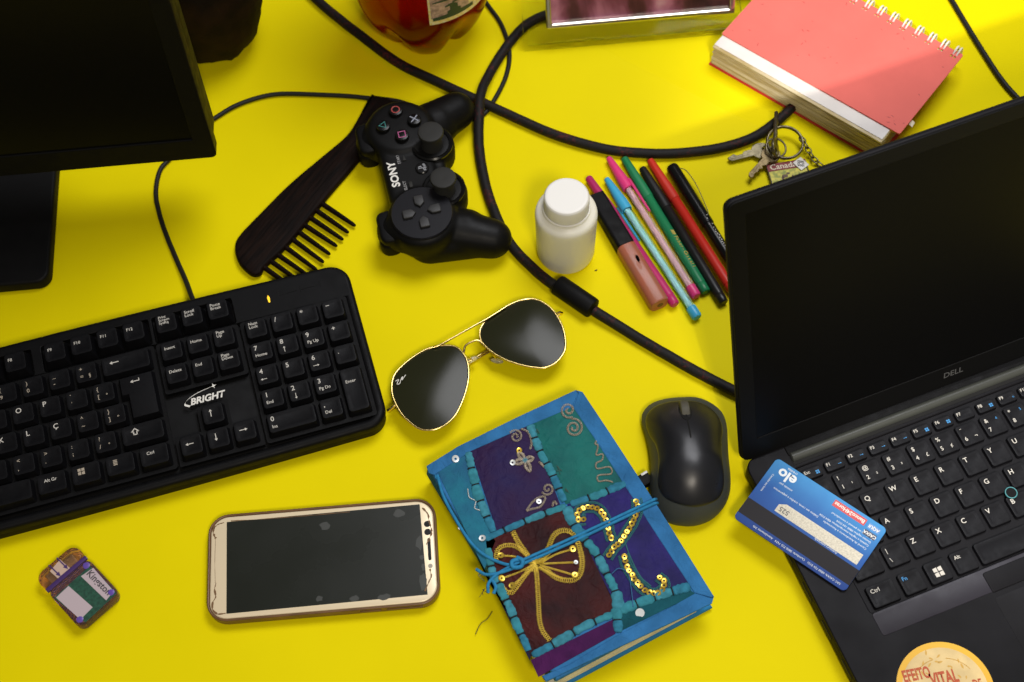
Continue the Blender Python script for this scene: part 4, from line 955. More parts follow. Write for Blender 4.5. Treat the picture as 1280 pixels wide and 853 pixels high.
t, L = felt('green felt pen with gold lettering', (478, 96), (828, 668), 4.6, (0.012, 0.20, 0.075))
mb = MB()
for i, ch in enumerate('Faber-Castell'):
    x = 83 + i*2.45 + .4; wdt = 3.9 if i not in (0, 6) else 4.6
    mb.M = Matrix.Rotation(-0.35, 4, 'X'); write(mb, ch, x, 0, 4.03, wdt, 0, 'LEFT', .02)
mb.M = Matrix.Rotation(-0.35, 4, 'X')
for q in range(3): mb.slab(ccw([(77 + q*1.6, -1.4), (78.2 + q*1.6, -1.4), (79 + q*1.6, 1.2), (77.6 + q*1.6, 1.6)]), 3.9, 4.02)
obj('lettering', mb, mat('gold_print', (0.72, 0.55, 0.12), .35, metal=.4), t, smooth=None)
felt('black felt pen between the green and red pens', (555, 138), (905, 714), 4.6, (0.008, 0.008, 0.008))
felt('red felt pen partly hidden behind the laptop lid', (588, 104), (945, 668), 4.6, (0.55, 0.022, 0.012), (0.58, 0.03, 0.015))
t, L = pen('fineliner_pen', 'black fineliner pen with a wire clip, next to the laptop lid', 'pen', (680, 130), (960, 578), 5.0)
mb = MB(); revx(mb, [(0, 3), (.3, 4.2), (1.5, 4.8), (4, 5.0), (60, 5.0), (60.4, 4.7)], 20); cap = obj('pen_cap', mb, M['gloss_black'], t)
mb = MB(); revx(mb, [(59, 3.5), (60, 4.5), (L-2, 4.3), (L, 3.2)], 20); brl = obj('barrel', mb, M['gloss_black'], t)
mb = MB(); mb.tube(spline([(6, 4.6, 2.5), (10, 8.0, 1.5), (22, 9.4, 0), (36, 8.3, -1.5), (46, 7.2, -2.5), (50, 6.0, -3), (49, 4.8, -3)], 6), .35, 6); obj('wire_clip', mb, mat('wire_dark', (0.06, 0.055, 0.05), .3, metal=1), cap)
mb = MB(); rr = random.Random(3)
for k in range(26):
    x = 66 + k*2.0; y = 1.0 + rr.uniform(-.6, .6); mb.slab(rrect(x, x + rr.uniform(.5, 1.4), y, y + rr.uniform(.4, 1.1), .1, 1), 4.46, 4.5)
for x, y in ((57, 0), (62.5, -1), (63, 1.2), (54, 1.4)): mb.slab(rrect(x, x+.7, y, y+.8, .1, 1), 4.7, 5.02)
obj('worn_print', mb, M['ink'], brl)

# ------------------------------------------------------------------ sunglasses
SZ = 15
gx, gy = at(597, 455, SZ); sf = Frame(gx, gy, 0.0)
sgl = thing('sunglasses', 'gold framed aviator sunglasses with dark green lenses', 'sunglasses', (gx, gy, 0))
g4 = lambda x, y, z=SZ: (*sf.px(470 + x/4.264, 350 + y/4.264, z), z)
gold = mat('gold_metal', (0.80, 0.60, 0.22), 0.2, metal=1.0)
lens_m = mat('green_lens', (0.016, 0.017, 0.007), 0.2, spec=0.2)
lensL = [(350,350),(420,355),(465,392),(490,450),(492,530),(470,620),(430,710),(380,765),(320,795),(260,800),(215,785),(150,730),(110,670),(87,610),(85,550),(105,495),(160,440),(230,390),(290,362)]
lensR = [(600,205),(680,150),(760,112),(830,101),(890,120),(940,160),(975,210),(1000,270),(1010,340),(1000,390),(960,440),(910,465),(860,468),(780,455),(690,425),(620,385),(575,345),(555,310),(555,265),(575,230)]
for pts in (lensL, lensR):
    o2 = ccw(spline([g4(*p)[:2] for p in pts], 4, closed=True)); c = (sum(p[0] for p in o2)/len(o2), sum(p[1] for p in o2)/len(o2)); mx = max(math.hypot(p[0]-c[0], p[1]-c[1]) for p in o2)
    mb = MB(); nr = 8; loops = []
    for k in range(nr + 1):
        s_ = 1 - k/nr
        s_ = max(s_, .01); loops.append([(c[0] + (p[0]-c[0])*s_, c[1] + (p[1]-c[1])*s_, SZ + 2.4*(1 - s_*s_) - .4) for p in o2])
    low = [[(x, y, z - 1.6) for x, y, z in lp] for lp in reversed(loops)]
    mb.rings(low + loops); obj('lens', mb, lens_m, sgl, smooth=60)
    mb = MB(); mb.tube([(p[0], p[1], SZ - .3) for p in o2], .85, 8, closed=True); obj('rim', mb, gold, sgl, smooth=80)
mb = MB(); mb.tube(spline([g4(305, 360, SZ+1.2), g4(345, 345, SZ+1.6), g4(420, 303, SZ+1.7), g4(520, 247, SZ+1.7), g4(600, 203, SZ+1.6), g4(690, 146, SZ+1.2)], 6), .8, 8)
obj('brow_bar', mb, gold, sgl, smooth=80)
mb = MB(); mb.tube(spline([g4(468, 388, SZ-.3), g4(476, 352, SZ+.8), g4(512, 330, SZ+1.2), g4(545, 323, SZ+1.0), g4(572, 343, SZ-.2)], 6), .85, 8); obj('bridge', mb, gold, sgl, smooth=80)
padm = mat('clear_pad', (0.75, 0.70, 0.45), .2, trans=.7, ior=1.4)
for (x, y), (hx, hy) in (((513, 425), (490, 412)), ((645, 432), (622, 398))):
    c = g4(x, y, SZ-6); mb = MB(); mb.sphere((0, 0, 0), 4.8, 2.0, 1.6, 14, 8); np_ = obj('nose_pad', mb, padm, sgl, loc=c, rot=(.3, 0, .45 if x < 600 else -.25))
    mb = MB(); mb.tube(spline([g4(hx, hy, SZ-.8), ((c[0]+g4(hx, hy, SZ)[0])/2+1, (c[1]+g4(hx, hy, SZ)[1])/2, SZ-5), c], 5), .5, 6); obj('pad_arm', mb, gold, sgl)
mb = MB(); mb.tube([g4(102, 668, SZ-.6), g4(78, 688, SZ-1.5), g4(66, 696, SZ-3), g4(70, 702, SZ-6)], [1.1, 1.2, 1.3, 1.1], 8); obj('hinge', mb, gold, sgl)
mb = MB(); mb.tube([g4(962, 180, SZ-.6), g4(978, 176, SZ-1.2), g4(988, 178, SZ-3), g4(986, 184, SZ-6)], [1.0, 1.3, 1.4, 1.1], 8); obj('hinge', mb, gold, sgl)
mb = MB(); mb.tube(spline([g4(72, 700, 6), g4(250, 590, 4), g4(430, 490, 2.6), g4(590, 392, 2), g4(760, 320, 1.8), g4(840, 320, 2.2)], 6), .75, 8); obj('temple', mb, gold, sgl, smooth=80)
mb = MB(); mb.tube(spline([g4(984, 186, 8), g4(800, 270, 6), g4(640, 350, 4.4), g4(480, 445, 4), g4(330, 530, 2.8), g4(260, 600, 2.2)], 6), .75, 8); obj('temple', mb, gold, sgl, smooth=80)
mb = MB(); q = g4(130, 528, SZ+2.0)
mb.tube(spline([g4(104, 540, SZ+2.1), g4(120, 532, SZ+2.2), g4(112, 555, SZ+2.0), g4(126, 552, SZ+2.1), g4(134, 528, SZ+2.3), g4(142, 516, SZ+2.3), g4(138, 534, SZ+2.3), g4(158, 506, SZ+2.5)], 5), .28, 5, flat=.5); obj('lens_script', mb, M['logo'], sgl)

# ------------------------------------------------------------------ computer mouse
mxo, myo = at(858, 575, 10); mang = math.atan2(at(852, 500, 10)[1] - at(872, 650, 10)[1], at(852, 500, 10)[0] - at(872, 650, 10)[0]) - PI/2
ms = thing('computer_mouse', 'black and charcoal wireless mouse beside the fabric journal', 'mouse', (mxo, myo, 0), (0, 0, mang)); mf = Frame(mxo, myo, mang)
c4 = lambda x, y, z: mf.px(780 + x/4.487, 480 + y/4.487, z)
o_out = [(330,62),(420,65),(500,100),(555,150),(580,220),(585,300),(590,400),(600,500),(600,580),(580,650),(540,710),(480,755),(400,780),(330,780),(260,765),(200,720),(160,650),(145,560),(150,450),(140,350),(120,270),(100,200),(105,150),(150,100),(230,72)]
o_in = [(330,66),(420,71),(490,105),(540,160),(560,230),(550,310),(550,400),(560,480),(565,560),(540,620),(480,660),(400,680),(320,670),(250,640),(205,590),(190,520),(195,420),(180,330),(150,260),(128,190),(130,140),(170,95),(240,72)]
def polar(pts, na=72):
    th = np.array([math.atan2(p[1], p[0]) for p in pts]); r = np.array([math.hypot(*p) for p in pts]); o_ = np.argsort(th); th, r = th[o_], r[o_]
    return np.interp(np.linspace(-PI, PI, na, endpoint=False), np.r_[th-2*PI, th, th+2*PI], np.r_[r, r, r])
Ro = polar(spline([c4(*p, 11) for p in o_out], 6, closed=True)); Ri = polar(spline([c4(*p, 25) for p in o_in], 6, closed=True))
Ri = np.minimum(Ri, Ro*0.985)
TH = np.linspace(-PI, PI, 72, endpoint=False)
def mz(x, y, s_):
    # height over the mouse: crest a little behind the middle, falling to the front
    crest = 37 - 0.0052*(y + 8)**2 - 0.011*x*x
    return 7 + (crest - 7) * max(0, 1 - s_**3.2)**0.62
def mring(s_, lift=0.0, out=None): return [(Ro[i]*s_*math.cos(TH[i]), Ro[i]*s_*math.sin(TH[i]), mz(Ro[i]*s_*math.cos(TH[i]), Ro[i]*s_*math.sin(TH[i]), s_) + lift) for i in range(72)]
mb = MB()
loops = [[(Ro[i]*.95*math.cos(TH[i]), Ro[i]*.95*math.sin(TH[i]), .6) for i in range(72)], [(Ro[i]*.985*math.cos(TH[i]), Ro[i]*.985*math.sin(TH[i]), 3) for i in range(72)]]
loops += [mring(s_) for s_ in (1.0, .995, .985, .97, .95, .92, .88, .83, .77, .7, .6, .45, .3, .15, .02)]
mb.rings(loops); obj('mouse_body', mb, mat('charcoal_rubber', (0.050, 0.056, 0.052), .5, spec=.3, bump=.08, bscale=2500), ms, smooth=60)
mb = MB(); loops = []
for f_ in (1.0, .998, .985, .96, .92, .86, .78, .68, .56, .42, .28, .14, .02):
    lp = []
    for i in range(72):
        r_ = Ri[i]*f_; s_ = r_/Ro[i]; x, y = r_*math.cos(TH[i]), r_*math.sin(TH[i])
        lift = .9 if f_ < .99 else (-.6 if f_ == 1.0 else .5)
        groove = 0
        if y > 10 and abs(x - 1) < 1.4: groove = -1.2
        lp.append((x, y, mz(x, y, s_) + lift))
    loops.append(lp)
mb.rings(loops); obj('top_shell', mb, mat('mouse_gloss', (0.012, 0.0125, 0.015), .33, spec=.5, rvar=.06, vscale=60), ms, smooth=60)
wx, wy = c4(347, 130, 34)
def topz(x, y): return mz(x, y, math.hypot(x, y)/np.interp(math.atan2(y, x), TH, Ro)) + .9
mb = MB(); gx1, gy1 = c4(374, 305, 36)
mb.tube([(wx + (gx1-wx)*t, wy + (gy1-wy)*t, topz(wx + (gx1-wx)*t, wy + (gy1-wy)*t) + .05) for t in np.linspace(-.35, 1, 14)], .55, 6, flat=.35); obj('button_gap', mb, mat('gap_dark', (0.001, 0.001, 0.001), .8), ms)
mb = MB(); mb.slab([(wx + 4.6*math.cos(a), wy + 9.5*math.sin(a)) for a in np.linspace(0, 2*PI, 28, endpoint=False)], topz(wx, wy) - 2.5, topz(wx, wy) + .25, .2)
for v in mb.bm.verts: v.co.z += (topz(v.co.x, v.co.y) - topz(wx, wy))*1.0
obj('wheel_slot', mb, bpy.data.materials['gap_dark'], ms)
mb = MB(); segs = 40; loops = []
for xw, rw in ((-3.2, 8.6), (-2.6, 9.6), (-1, 10), (1, 10), (2.6, 9.6), (3.2, 8.6)):
    loops.append([(xw, (rw - (.35 if i % 2 else 0))*math.cos(2*PI*i/segs), (rw - (.35 if i % 2 else 0))*math.sin(2*PI*i/segs)) for i in range(segs)])
mb.rings(loops); obj('scroll_wheel', mb, mat('wheel_grey', (0.075, 0.07, 0.05), .6), ms, loc=(wx, wy, topz(wx, wy) - 6.2), rot=(0, 0, 0))

# ------------------------------------------------------------------ small stick under the journal's edge
qx, qy = at(800, 604, 6)
us = thing('usb_stick', 'small black stick with a pale tip poking out between journal and mouse', 'usb stick', (qx, qy, 0), (0, 0, -1.05))
mb = MB(); mb.box(-4.5, 4.5, -14, 8.5, 2, 9, 1); obj('stick_body', mb, M['black'], us)
mb = MB(); mb.box(-4.4, -2.6, 3.2, 8.2, 8.95, 9.3, .1); obj('pale_tip', mb, mat('pale_metal', (.6, .6, .58), .3), us)

# ------------------------------------------------------------------ smartphone
hx, hy = -214.856, 378.359; HA = 0.0373773; HW, HH = 156.3, 76.4
t0 = Vector((HW/2, -HH/2)); t0.rotate(Matrix.Rotation(HA, 2))
hpx, hpy = hx + t0.x, hy + t0.y
ph = thing('smartphone', 'white and gold smartphone with a chipped dark screen in a brown case', 'phone', (hpx, hpy, 0), (0, 0, HA)); hf = Frame(hpx, hpy, HA)
case_o = rrect(-HW/2, HW/2, -HH/2, HH/2, 13, 8)
case_o = [(x + 1.6*(1-(y/(HH/2))**2)*(1 if x > 60 else (-1 if x < -60 else 0)) - (0.8 if x > 60 else (-0.8 if x < -60 else 0)), y) for x, y in case_o]
case_m = mat('brown_case', (0.19, 0.095, 0.042), .35, spec=.45, trans=.1, var=.3, vscale=80)
mb = MB(); mb.slab(case_o, .3, 3, .2, 2.0); obj('case_back', mb, case_m, ph)
me = plate(case_o, [inset(case_o, 1.7)], 1.5, 9.4, .8); obj('case_rim', me, case_m, ph)
front_o = inset(case_o, 1.8)
mb = MB(); mb.slab(front_o, 3, 9.0, 1.1); obj('phone_body', mb, mat('white_gold', (0.76, 0.64, 0.44), .35, spec=.35, metal=.15), ph)
c3 = lambda x, y, z=9: hf.px(x/2.286, 600 + y/2.286, z)
mb = MB()
s0 = [c3(648, 121), c3(647, 383), c3(1222, 328), c3(1199, 70)]
mb.slab(ccw(s0), 8.8, 9.12); scr = obj('screen', mb, mat('phone_screen', (0.013, 0.015, 0.011), .28, spec=.3, rvar=.04, vscale=25), ph)
rr = random.Random(6); chip_m = mat('chip_grey', (0.036, 0.039, 0.034), .5)
for (x, y, w, h) in ((1140, 96, 13, 9), (928, 131, 11, 10), (913, 340, 9, 7), (1014, 339, 10, 6), (1097, 335, 16, 7), (1198, 182, 8, 16), (1209, 296, 9, 20), (1206, 222, 5, 5), (1210, 250, 4, 10)):
    x0_, y0_ = c3(x, y); n = 11; mb = MB()
    mb.slab([(x0_ + w*.33*math.cos(2*PI*k/n)*rr.uniform(.6, 1.15), y0_ + h*.36*math.sin(2*PI*k/n)*rr.uniform(.6, 1.15)) for k in range(n)], 9.1, 9.16)
    obj('screen_chip', mb, chip_m, scr)
crack = mat('crack_brown', (0.16, 0.085, 0.035), .7)
def jag(pts, w, seed):
    r_ = random.Random(seed); P_ = spline([c3(*p) for p in pts], 5); mb = MB(); L_, R_ = [], []
    for i, p in enumerate(P_):
        q = P_[min(i+1, len(P_)-1)]; o_ = P_[max(i-1, 0)]; d = Vector((q[0]-o_[0], q[1]-o_[1])).normalized(); n_ = Vector((-d.y, d.x)); ww = w*r_.uniform(.15, 1.0)
        L_.append(mb.v((p[0]+n_.x*ww, p[1]+n_.y*ww, 9.18))); R_.append(mb.v((p[0]-n_.x*ww*.6, p[1]-n_.y*ww*.6, 9.18)))
    for i in range(len(P_)-1): mb.f([L_[i], L_[i+1], R_[i+1], R_[i]])
    return mb
for pts, w, sd in (([(1206, 80), (1222, 98), (1226, 120), (1233, 145), (1228, 165), (1218, 185)], 1.0, 1), ([(1228, 255), (1232, 275), (1225, 292), (1214, 318)], .8, 2), ([(613, 128), (609, 150), (616, 168)], 1.3, 3), ([(640, 122), (622, 128), (611, 140)], .8, 7), ([(617, 295), (613, 315), (616, 335), (607, 352), (608, 372), (622, 384), (645, 382)], 1.0, 4), ([(616, 168), (614, 230), (615, 295)], .2, 5), ([(660, 118), (760, 112), (900, 101), (1000, 92)], .45, 6)):
    obj('crack', jag(pts, w, sd), crack, ph, smooth=None)
mb = MB(); x_, y_ = c3(1227, 198); mb.slab(rrect(x_-1.1, x_+1.1, y_-8, y_+8, 1), 9.0, 9.1); obj('speaker_slot', mb, M['gloss_black'], ph)
for x, y, r_ in ((1221, 126, 2.3), (1222, 149, 2.3)):
    mb = MB(); x_, y_ = c3(x, y); mb.slab([(x_ + r_*math.cos(a), y_ + r_*math.sin(a)) for a in np.linspace(0, 2*PI, 18, endpoint=False)], 9.0, 9.1); obj('front_camera', mb, M['gloss_black'], ph)
mb = MB(); x_, y_ = c3(1230, 246); mb.slab([(x_ + 1.6*math.cos(a), y_ + 1.6*math.sin(a)) for a in np.linspace(0, 2*PI, 14, endpoint=False)], 9.0, 9.1); obj('flash_window', mb, mat('flash_grey', (.35, .32, .25), .3), ph)
mb = MB()
for a_, b_ in ((24, 38), (42, 66)): mb.box(a_, b_, -HH/2 - .7, -HH/2 + .4, 4, 7, .3)
obj('side_button', mb, case_m, ph)

# ------------------------------------------------------------------ card reader
r7 = lambda x, y, z=7: at(x/7.11, 680 + y/7.11, z)
ctr = r7(697, 388); rang = math.atan2(r7(1010, 250)[1] - r7(560, 640)[1], r7(1010, 250)[0] - r7(560, 640)[0])
rd = thing('card_reader', 'small translucent purple memory card reader in the bottom left', 'card reader', (ctr[0], ctr[1], 0), (0, 0, rang)); rf = Frame(ctr[0], ctr[1], rang)
rq = lambda x, y, z=7: rf.loc(*r7(x, y, z))
pl_ = [rq(310, 340), rq(640, 15), rq(1095, 430), rq(740, 755)]
xs = sorted(p[0] for p in pl_); ys = sorted(p[1] for p in pl_)
RX0, RX1, RY0, RY1 = (xs[0]+xs[1])/2, (xs[2]+xs[3])/2, (ys[0]+ys[1])/2, (ys[2]+ys[3])/2
dvy = (rq(440, 450)[1] + rq(780, 130)[1])/2
tint = mat('purple_plastic', (0.46, 0.30, 0.50), .15, trans=.92, ior=1.25, spec=.4)
tint2 = mat('smoky_plastic', (0.66, 0.42, 0.26), .15, trans=.92, ior=1.2, spec=.4)
mb = MB(); mb.slab(rrect(RX0, RX1, RY0, dvy - .6, 5, 5), .4, 12, 1.8); body_ = obj('reader_body', mb, tint, rd)
mb = MB(); mb.slab(rrect(RX0, RX1, dvy + .6, RY1, 7, 6), .4, 11, 1.8); cap_ = obj('reader_cap', mb, tint2, rd)
mb = MB(); mb.box(RX0 + .2, RX1 - .2, dvy - 1.6, dvy + 1.6, 10.2, 12.6, .6); obj('cap_seam', mb, mat('seam_purple', (0.06, 0.03, 0.13), .3), rd)
def quad(pts, z0, z1, zz=12):
    mb = MB(); mb.slab(ccw([rq(*p, zz) for p in pts]), z0, z1); return mb
obj('circuit_board', quad([(560, 500), (780, 190), (1060, 440), (760, 740)][:0] or [(480, 480), (800, 195), (1040, 440), (760, 700)], 12.02, 12.2), mat('board_green', (0.015, 0.085, 0.05), .5, var=.5, vscale=500), body_)
wl_ = mat('label_white', (0.46, 0.38, 0.41), .5)
lb = obj('paper_label', quad([(720, 290), (830, 215), (1010, 420), (945, 505)], 12.2, 12.4), wl_, body_)
obj('paper_label', quad([(500, 480), (610, 375), (825, 565), (715, 675)], 12.2, 12.4), wl_, body_)
p0 = rq(800, 255, 12); p1 = rq(985, 440, 12); mb = MB(); write(mb, 'Kingston', (p0[0]+p1[0])/2 - .6, (p0[1]+p1[1])/2 + .5, 12.5, 6.4, math.atan2(p1[1]-p0[1], p1[0]-p0[0]), 'CENTER', .02); obj('label_print', mb, mat('print_black', (.06, .05, .06), .6), lb, smooth=None)
obj('arrow_panel', quad([(440, 240), (530, 135), (640, 230), (540, 330)], 11.02, 11.15), mat('panel_tan', (0.52, 0.38, 0.30), .5), cap_)
mb = MB()
for a, b in (((505, 125), (605, 225)), ((435, 190), (540, 290))):
    A_, B_ = Vector(rq(*a, 11)), Vector(rq(*b, 11)); d = (B_-A_).normalized(); n_ = Vector((-d.y, d.x))
    mb.slab(ccw([tuple(A_-n_*.45), tuple(B_-d*2-n_*.45), tuple(B_-d*2+n_*.45), tuple(A_+n_*.45)]), 11.2, 11.3); mb.slab(ccw([tuple(B_-d*3.4-n_*1.5), tuple(B_), tuple(B_-d*3.4+n_*1.5)]), 11.2, 11.34)
obj('arrow_print', mb, bpy.data.materials['seam_purple'], cap_)
mb = MB(); mb.box(RX0 + 6, RX1 - 6, dvy + 3, RY1 - 4, 3, 8, .4); obj('usb_plug', mb, mat('plug_metal', (.45, .36, .24), .4, metal=.7), rd)
screw = mat('rivet_violet', (0.12, 0.07, 0.35), .3)
for x, y in ((RX0+4, RY0+4), (RX1-4, RY0+4), (RX1-4, dvy-5)):
    mb = MB(); mb.lathe([(2.4, 11.5), (2.4, 12.3), (1.4, 12.6), (.2, 12.6)], 14, (x, y, 0)); obj('rivet', mb, screw, rd)

# ------------------------------------------------------------------ fabric journal
JZ = 26
J = [at(*q, JZ) for q in ((533, 582), (723, 489), (893, 745), (690, 853))]
JA = math.atan2(J[1][1]-J[0][1], J[1][0]-J[0][0]); JX, JY = J[0]
jr = thing('fabric_journal', 'blue patchwork fabric journal with gold embroidery tied by a cord', 'journal', (JX, JY, 0), (0, 0, JA)); jf = Frame(JX, JY, JA)
JL = [jf.loc(*p) for p in J]
JWd = (JL[1][0] + JL[2][0] - JL[3][0]*.5)/2 if False else JL[1][0]; JHt = -JL[2][1]
bind = wrinkled('blue_binding', (0.035, 0.175, 0.41), .28, 60)
teal = fabric('teal_rag', (0.042, 0.25, 0.32), .3, 220)
JO = [(0, 0), (JL[1][0], 0), (JL[2][0], JL[2][1]), (JL[2][0] - JWd + 1.5, JL[2][1])]
def soft_cover(mb, o_, z0, z1, r):
    d = []
    for i in range(4):
        a, b = Vector(o_[i]), Vector(o_[(i+1) % 4])
        for k in range(10): d.append(tuple(a + (b-a)*k/10))
    # round the four corners a little
    n = len(d); d2 = [tuple((np.array(d[i-1])*.25 + np.array(d[i])*.5 + np.array(d[(i+1) % n])*.25)) if False else d[i] for i in range(n)]
    mb.slab(ccw(d2), z0, z1, r, n=4)
mb = MB(); soft_cover(mb, JO, JZ - 5, JZ, 2.0); obj('front_cover', mb, bind, jr)
JB = [(1.5, -2), (JL[1][0]+.5, -2), (JL[2][0]+.5, JL[2][1]-1), (JL[2][0] - JWd + 3, JL[2][1]-1)]
mb = MB(); soft_cover(mb, JB, .4, 5.2, 2.0); obj('back_cover', mb, fabric('blue_back', (0.03, 0.20, 0.46), .15, 90), jr)
# spine wraps round the left edge
mb = MB(); mb.grid(lambda u, v: (JO[0][0] + (JO[3][0]-JO[0][0])*v + 2.2 - (3.0*math.sin(PI*u)) - .8*u, -1.0 + (JL[2][1] + 2)*v, 1.0 + (JZ - 1.4)*u), 12, 14)
obj('spine', mb, fabric('teal_spine', (0.02, 0.16, 0.26), .35, 60), jr, smooth=180)
rp = random.Random(21); mb = MB()
for k in range(16):
    z0 = 5.4 + k*.96; mb.box(3, JWd - 6 + rp.uniform(-.5, .5), JL[2][1] + .9 + rp.uniform(-.4, .4), -5, z0, z0 + .82)
obj('page_block', mb, mat('page_cream', (0.66, 0.62, 0.46), .8, var=.2, vscale=80), jr)

def jp(x, y, z=JZ): return jf.px(520 + x/2.287, 480 + y/2.287, z)
def strip(pts):
    mb = MB(); mb.slab(ccw([jp(*p) for p in pts]), JZ - .6, JZ + .85, .55, 0, n=3); return obj('binding_strip', mb, bind, jr)
strip([(30, 236), (120, 180), (290, 96), (456, 19), (463, 28), (447, 68), (300, 130), (158, 193), (52, 262), (36, 256)])
strip([(465, 27), (457, 19), (476, 24), (560, 150), (700, 365), (850, 606), (845, 612), (796, 598), (700, 452), (590, 282), (515, 165), (450, 70)])
strip([(845, 614), (851, 610), (846, 628), (700, 698), (520, 782), (372, 852), (360, 836), (440, 802), (572, 722), (700, 655), (797, 600)])
def patch(pts, m, z0=JZ - .2, z1=JZ + .45):
    mb = MB(); o_ = ccw([jp(*p) for p in pts]); mb.slab(o_, z0, z1, .2, 0, n=2); return obj('fabric_patch', mb, m, jr)
patch([(60, 248), (150, 192), (208, 420), (228, 450), (196, 530), (165, 470)], wrinkled('teal_patch', (0.02, 0.17, 0.25), .45, 45, (0.02, 0.10, 0.20)))
patch([(155, 190), (325, 118), (412, 345), (232, 425)], wrinkled('indigo_patch', (0.022, 0.016, 0.075), .3, 35, (0.028, 0.010, 0.045), rough=.6))
patch([(322, 118), (452, 66), (592, 285), (428, 345)], wrinkled('green_patch', (0.012, 0.15, 0.135), .45, 30, (0.008, 0.085, 0.09), rough=.6))
patch([(198, 446), (430, 350), (575, 640), (330, 780), (215, 560)], wrinkled('maroon_patch', (0.060, 0.010, 0.010), .6, 35, (0.020, 0.006, 0.008), rough=.55))
patch([(432, 345), (604, 284), (790, 580), (575, 650)], wrinkled('violet_patch', (0.028, 0.020, 0.16), .45, 35, (0.016, 0.014, 0.08), rough=.6))
patch([(560, 655), (782, 588), (800, 602), (575, 712)], wrinkled('dark_teal_patch', (0.010, 0.09, 0.12), .4, 50))
patch([(328, 790), (575, 668), (570, 715), (350, 838)], wrinkled('purple_patch', (0.075, 0.012, 0.085), .5, 40, (0.035, 0.008, 0.05)))
patch([(168, 480), (205, 560), (330, 770), (325, 790), (240, 620)], wrinkled('dark_patch', (0.02, 0.02, 0.05), .4, 50), JZ - .9, JZ + .2)
# puffy rag segments between the patches, tied with dark thread
rag_r = random.Random(8); ragm = [teal, fabric('pale_teal_rag', (0.055, 0.27, 0.36), .35, 220), fabric('blue_teal_rag', (0.035, 0.21, 0.33), .35, 220)]
thread = mat('dark_thread', (0.006, 0.010, 0.014), .8)
def rag_line(pts, nseg, w=10.5):
    P_ = spline(pts, 12); 
    cum = [0]
    for a, b in zip(P_, P_[1:]): cum.append(cum[-1] + math.dist(a, b))
    def at_s(s_):
        s_ = min(max(s_, 0), cum[-1]); i = max(k for k in range(len(cum)) if cum[k] <= s_ + 1e-9); i = min(i, len(P_)-2)
        t = (s_ - cum[i])/max(cum[i+1]-cum[i], 1e-9); return (P_[i][0] + (P_[i+1][0]-P_[i][0])*t, P_[i][1] + (P_[i+1][1]-P_[i][1])*t)
    for k in range(nseg):
        s0_, s1_ = cum[-1]*(k + .03)/nseg, cum[-1]*(k + .97)/nseg; ww = w/2.287/1.62*.5*rag_r.uniform(.85, 1.2)
        mb = MB(); n = 9; path = []; rad = []
        off = rag_r.uniform(-.4, .4)
        for q in range(n):
            t = q/(n-1); x, y = jp(*at_s(s0_ + (s1_-s0_)*t)); path.append((x + off*math.sin(PI*t), y + off*math.sin(PI*t)*.6, JZ + .55)); rad.append(ww*(.55 + .45*min(1, math.sin(PI*(t*.9+.05))*2.6))*rag_r.uniform(.82, 1.14))
        mb.tube(path, rad, 10, flat=.36); obj('rag_segment', mb, rag_r.choice(ragm), jr, smooth=80)
        if k < nseg - 1:
            c_ = jp(*at_s((cum[-1]*(k+1)/nseg))); a_ = at_s(s1_); b_ = at_s(s1_ + 3); d = Vector((jp(*b_)[0]-jp(*a_)[0], jp(*b_)[1]-jp(*a_)[1])); 
            if d.length < 1e-6: d = Vector((1, 0))
            d.normalize(); nn = Vector((-d.y, d.x))
            mb = MB(); mb.tube([(c_[0]-nn.x*2.5, c_[1]-nn.y*2.5, JZ + .5), (c_[0]-nn.x*1.5, c_[1]-nn.y*1.5, JZ + 1.35), (c_[0]+nn.x*1.5, c_[1]+nn.y*1.5, JZ + 1.35), (c_[0]+nn.x*2.5, c_[1]+nn.y*2.5, JZ + .5)], .55, 6); obj('thread_tie', mb, thread, jr)
rag_line([(148, 195), (165, 270), (188, 345), (222, 425)], 5, 22)
rag_line([(325, 118), (350, 185), (385, 250), (425, 338)], 6, 20)
rag_line([(195, 445), (270, 412), (350, 378), (430, 350)], 4, 19)
rag_line([(440, 345), (520, 318), (600, 285)], 3, 19)
rag_line([(430, 352), (450, 400), (478, 440), (520, 495), (548, 550), (572, 600), (580, 648)], 6, 24)
rag_line([(330, 778), (410, 735), (490, 690), (575, 655)], 4, 20)
rag_line([(580, 650), (660, 618), (720, 598), (785, 580)], 4, 22)
rag_line([(205, 470), (220, 540), (240, 580), (285, 680), (322, 765)], 6, 20)
rag_line([(572, 640), (575, 675), (578, 712)], 2, 24)
goldt = mat('gold_thread', (0.66, 0.48, 0.06), .34, metal=.55, bump=.4, bscale=2000)
tealt = mat('teal_thread', (0.02, 0.13, 0.14), .7)
silvt = mat('tarnished_thread', (0.33, 0.28, 0.22), .4, metal=.6, bump=.4, bscale=2000)
EZ = JZ + .75
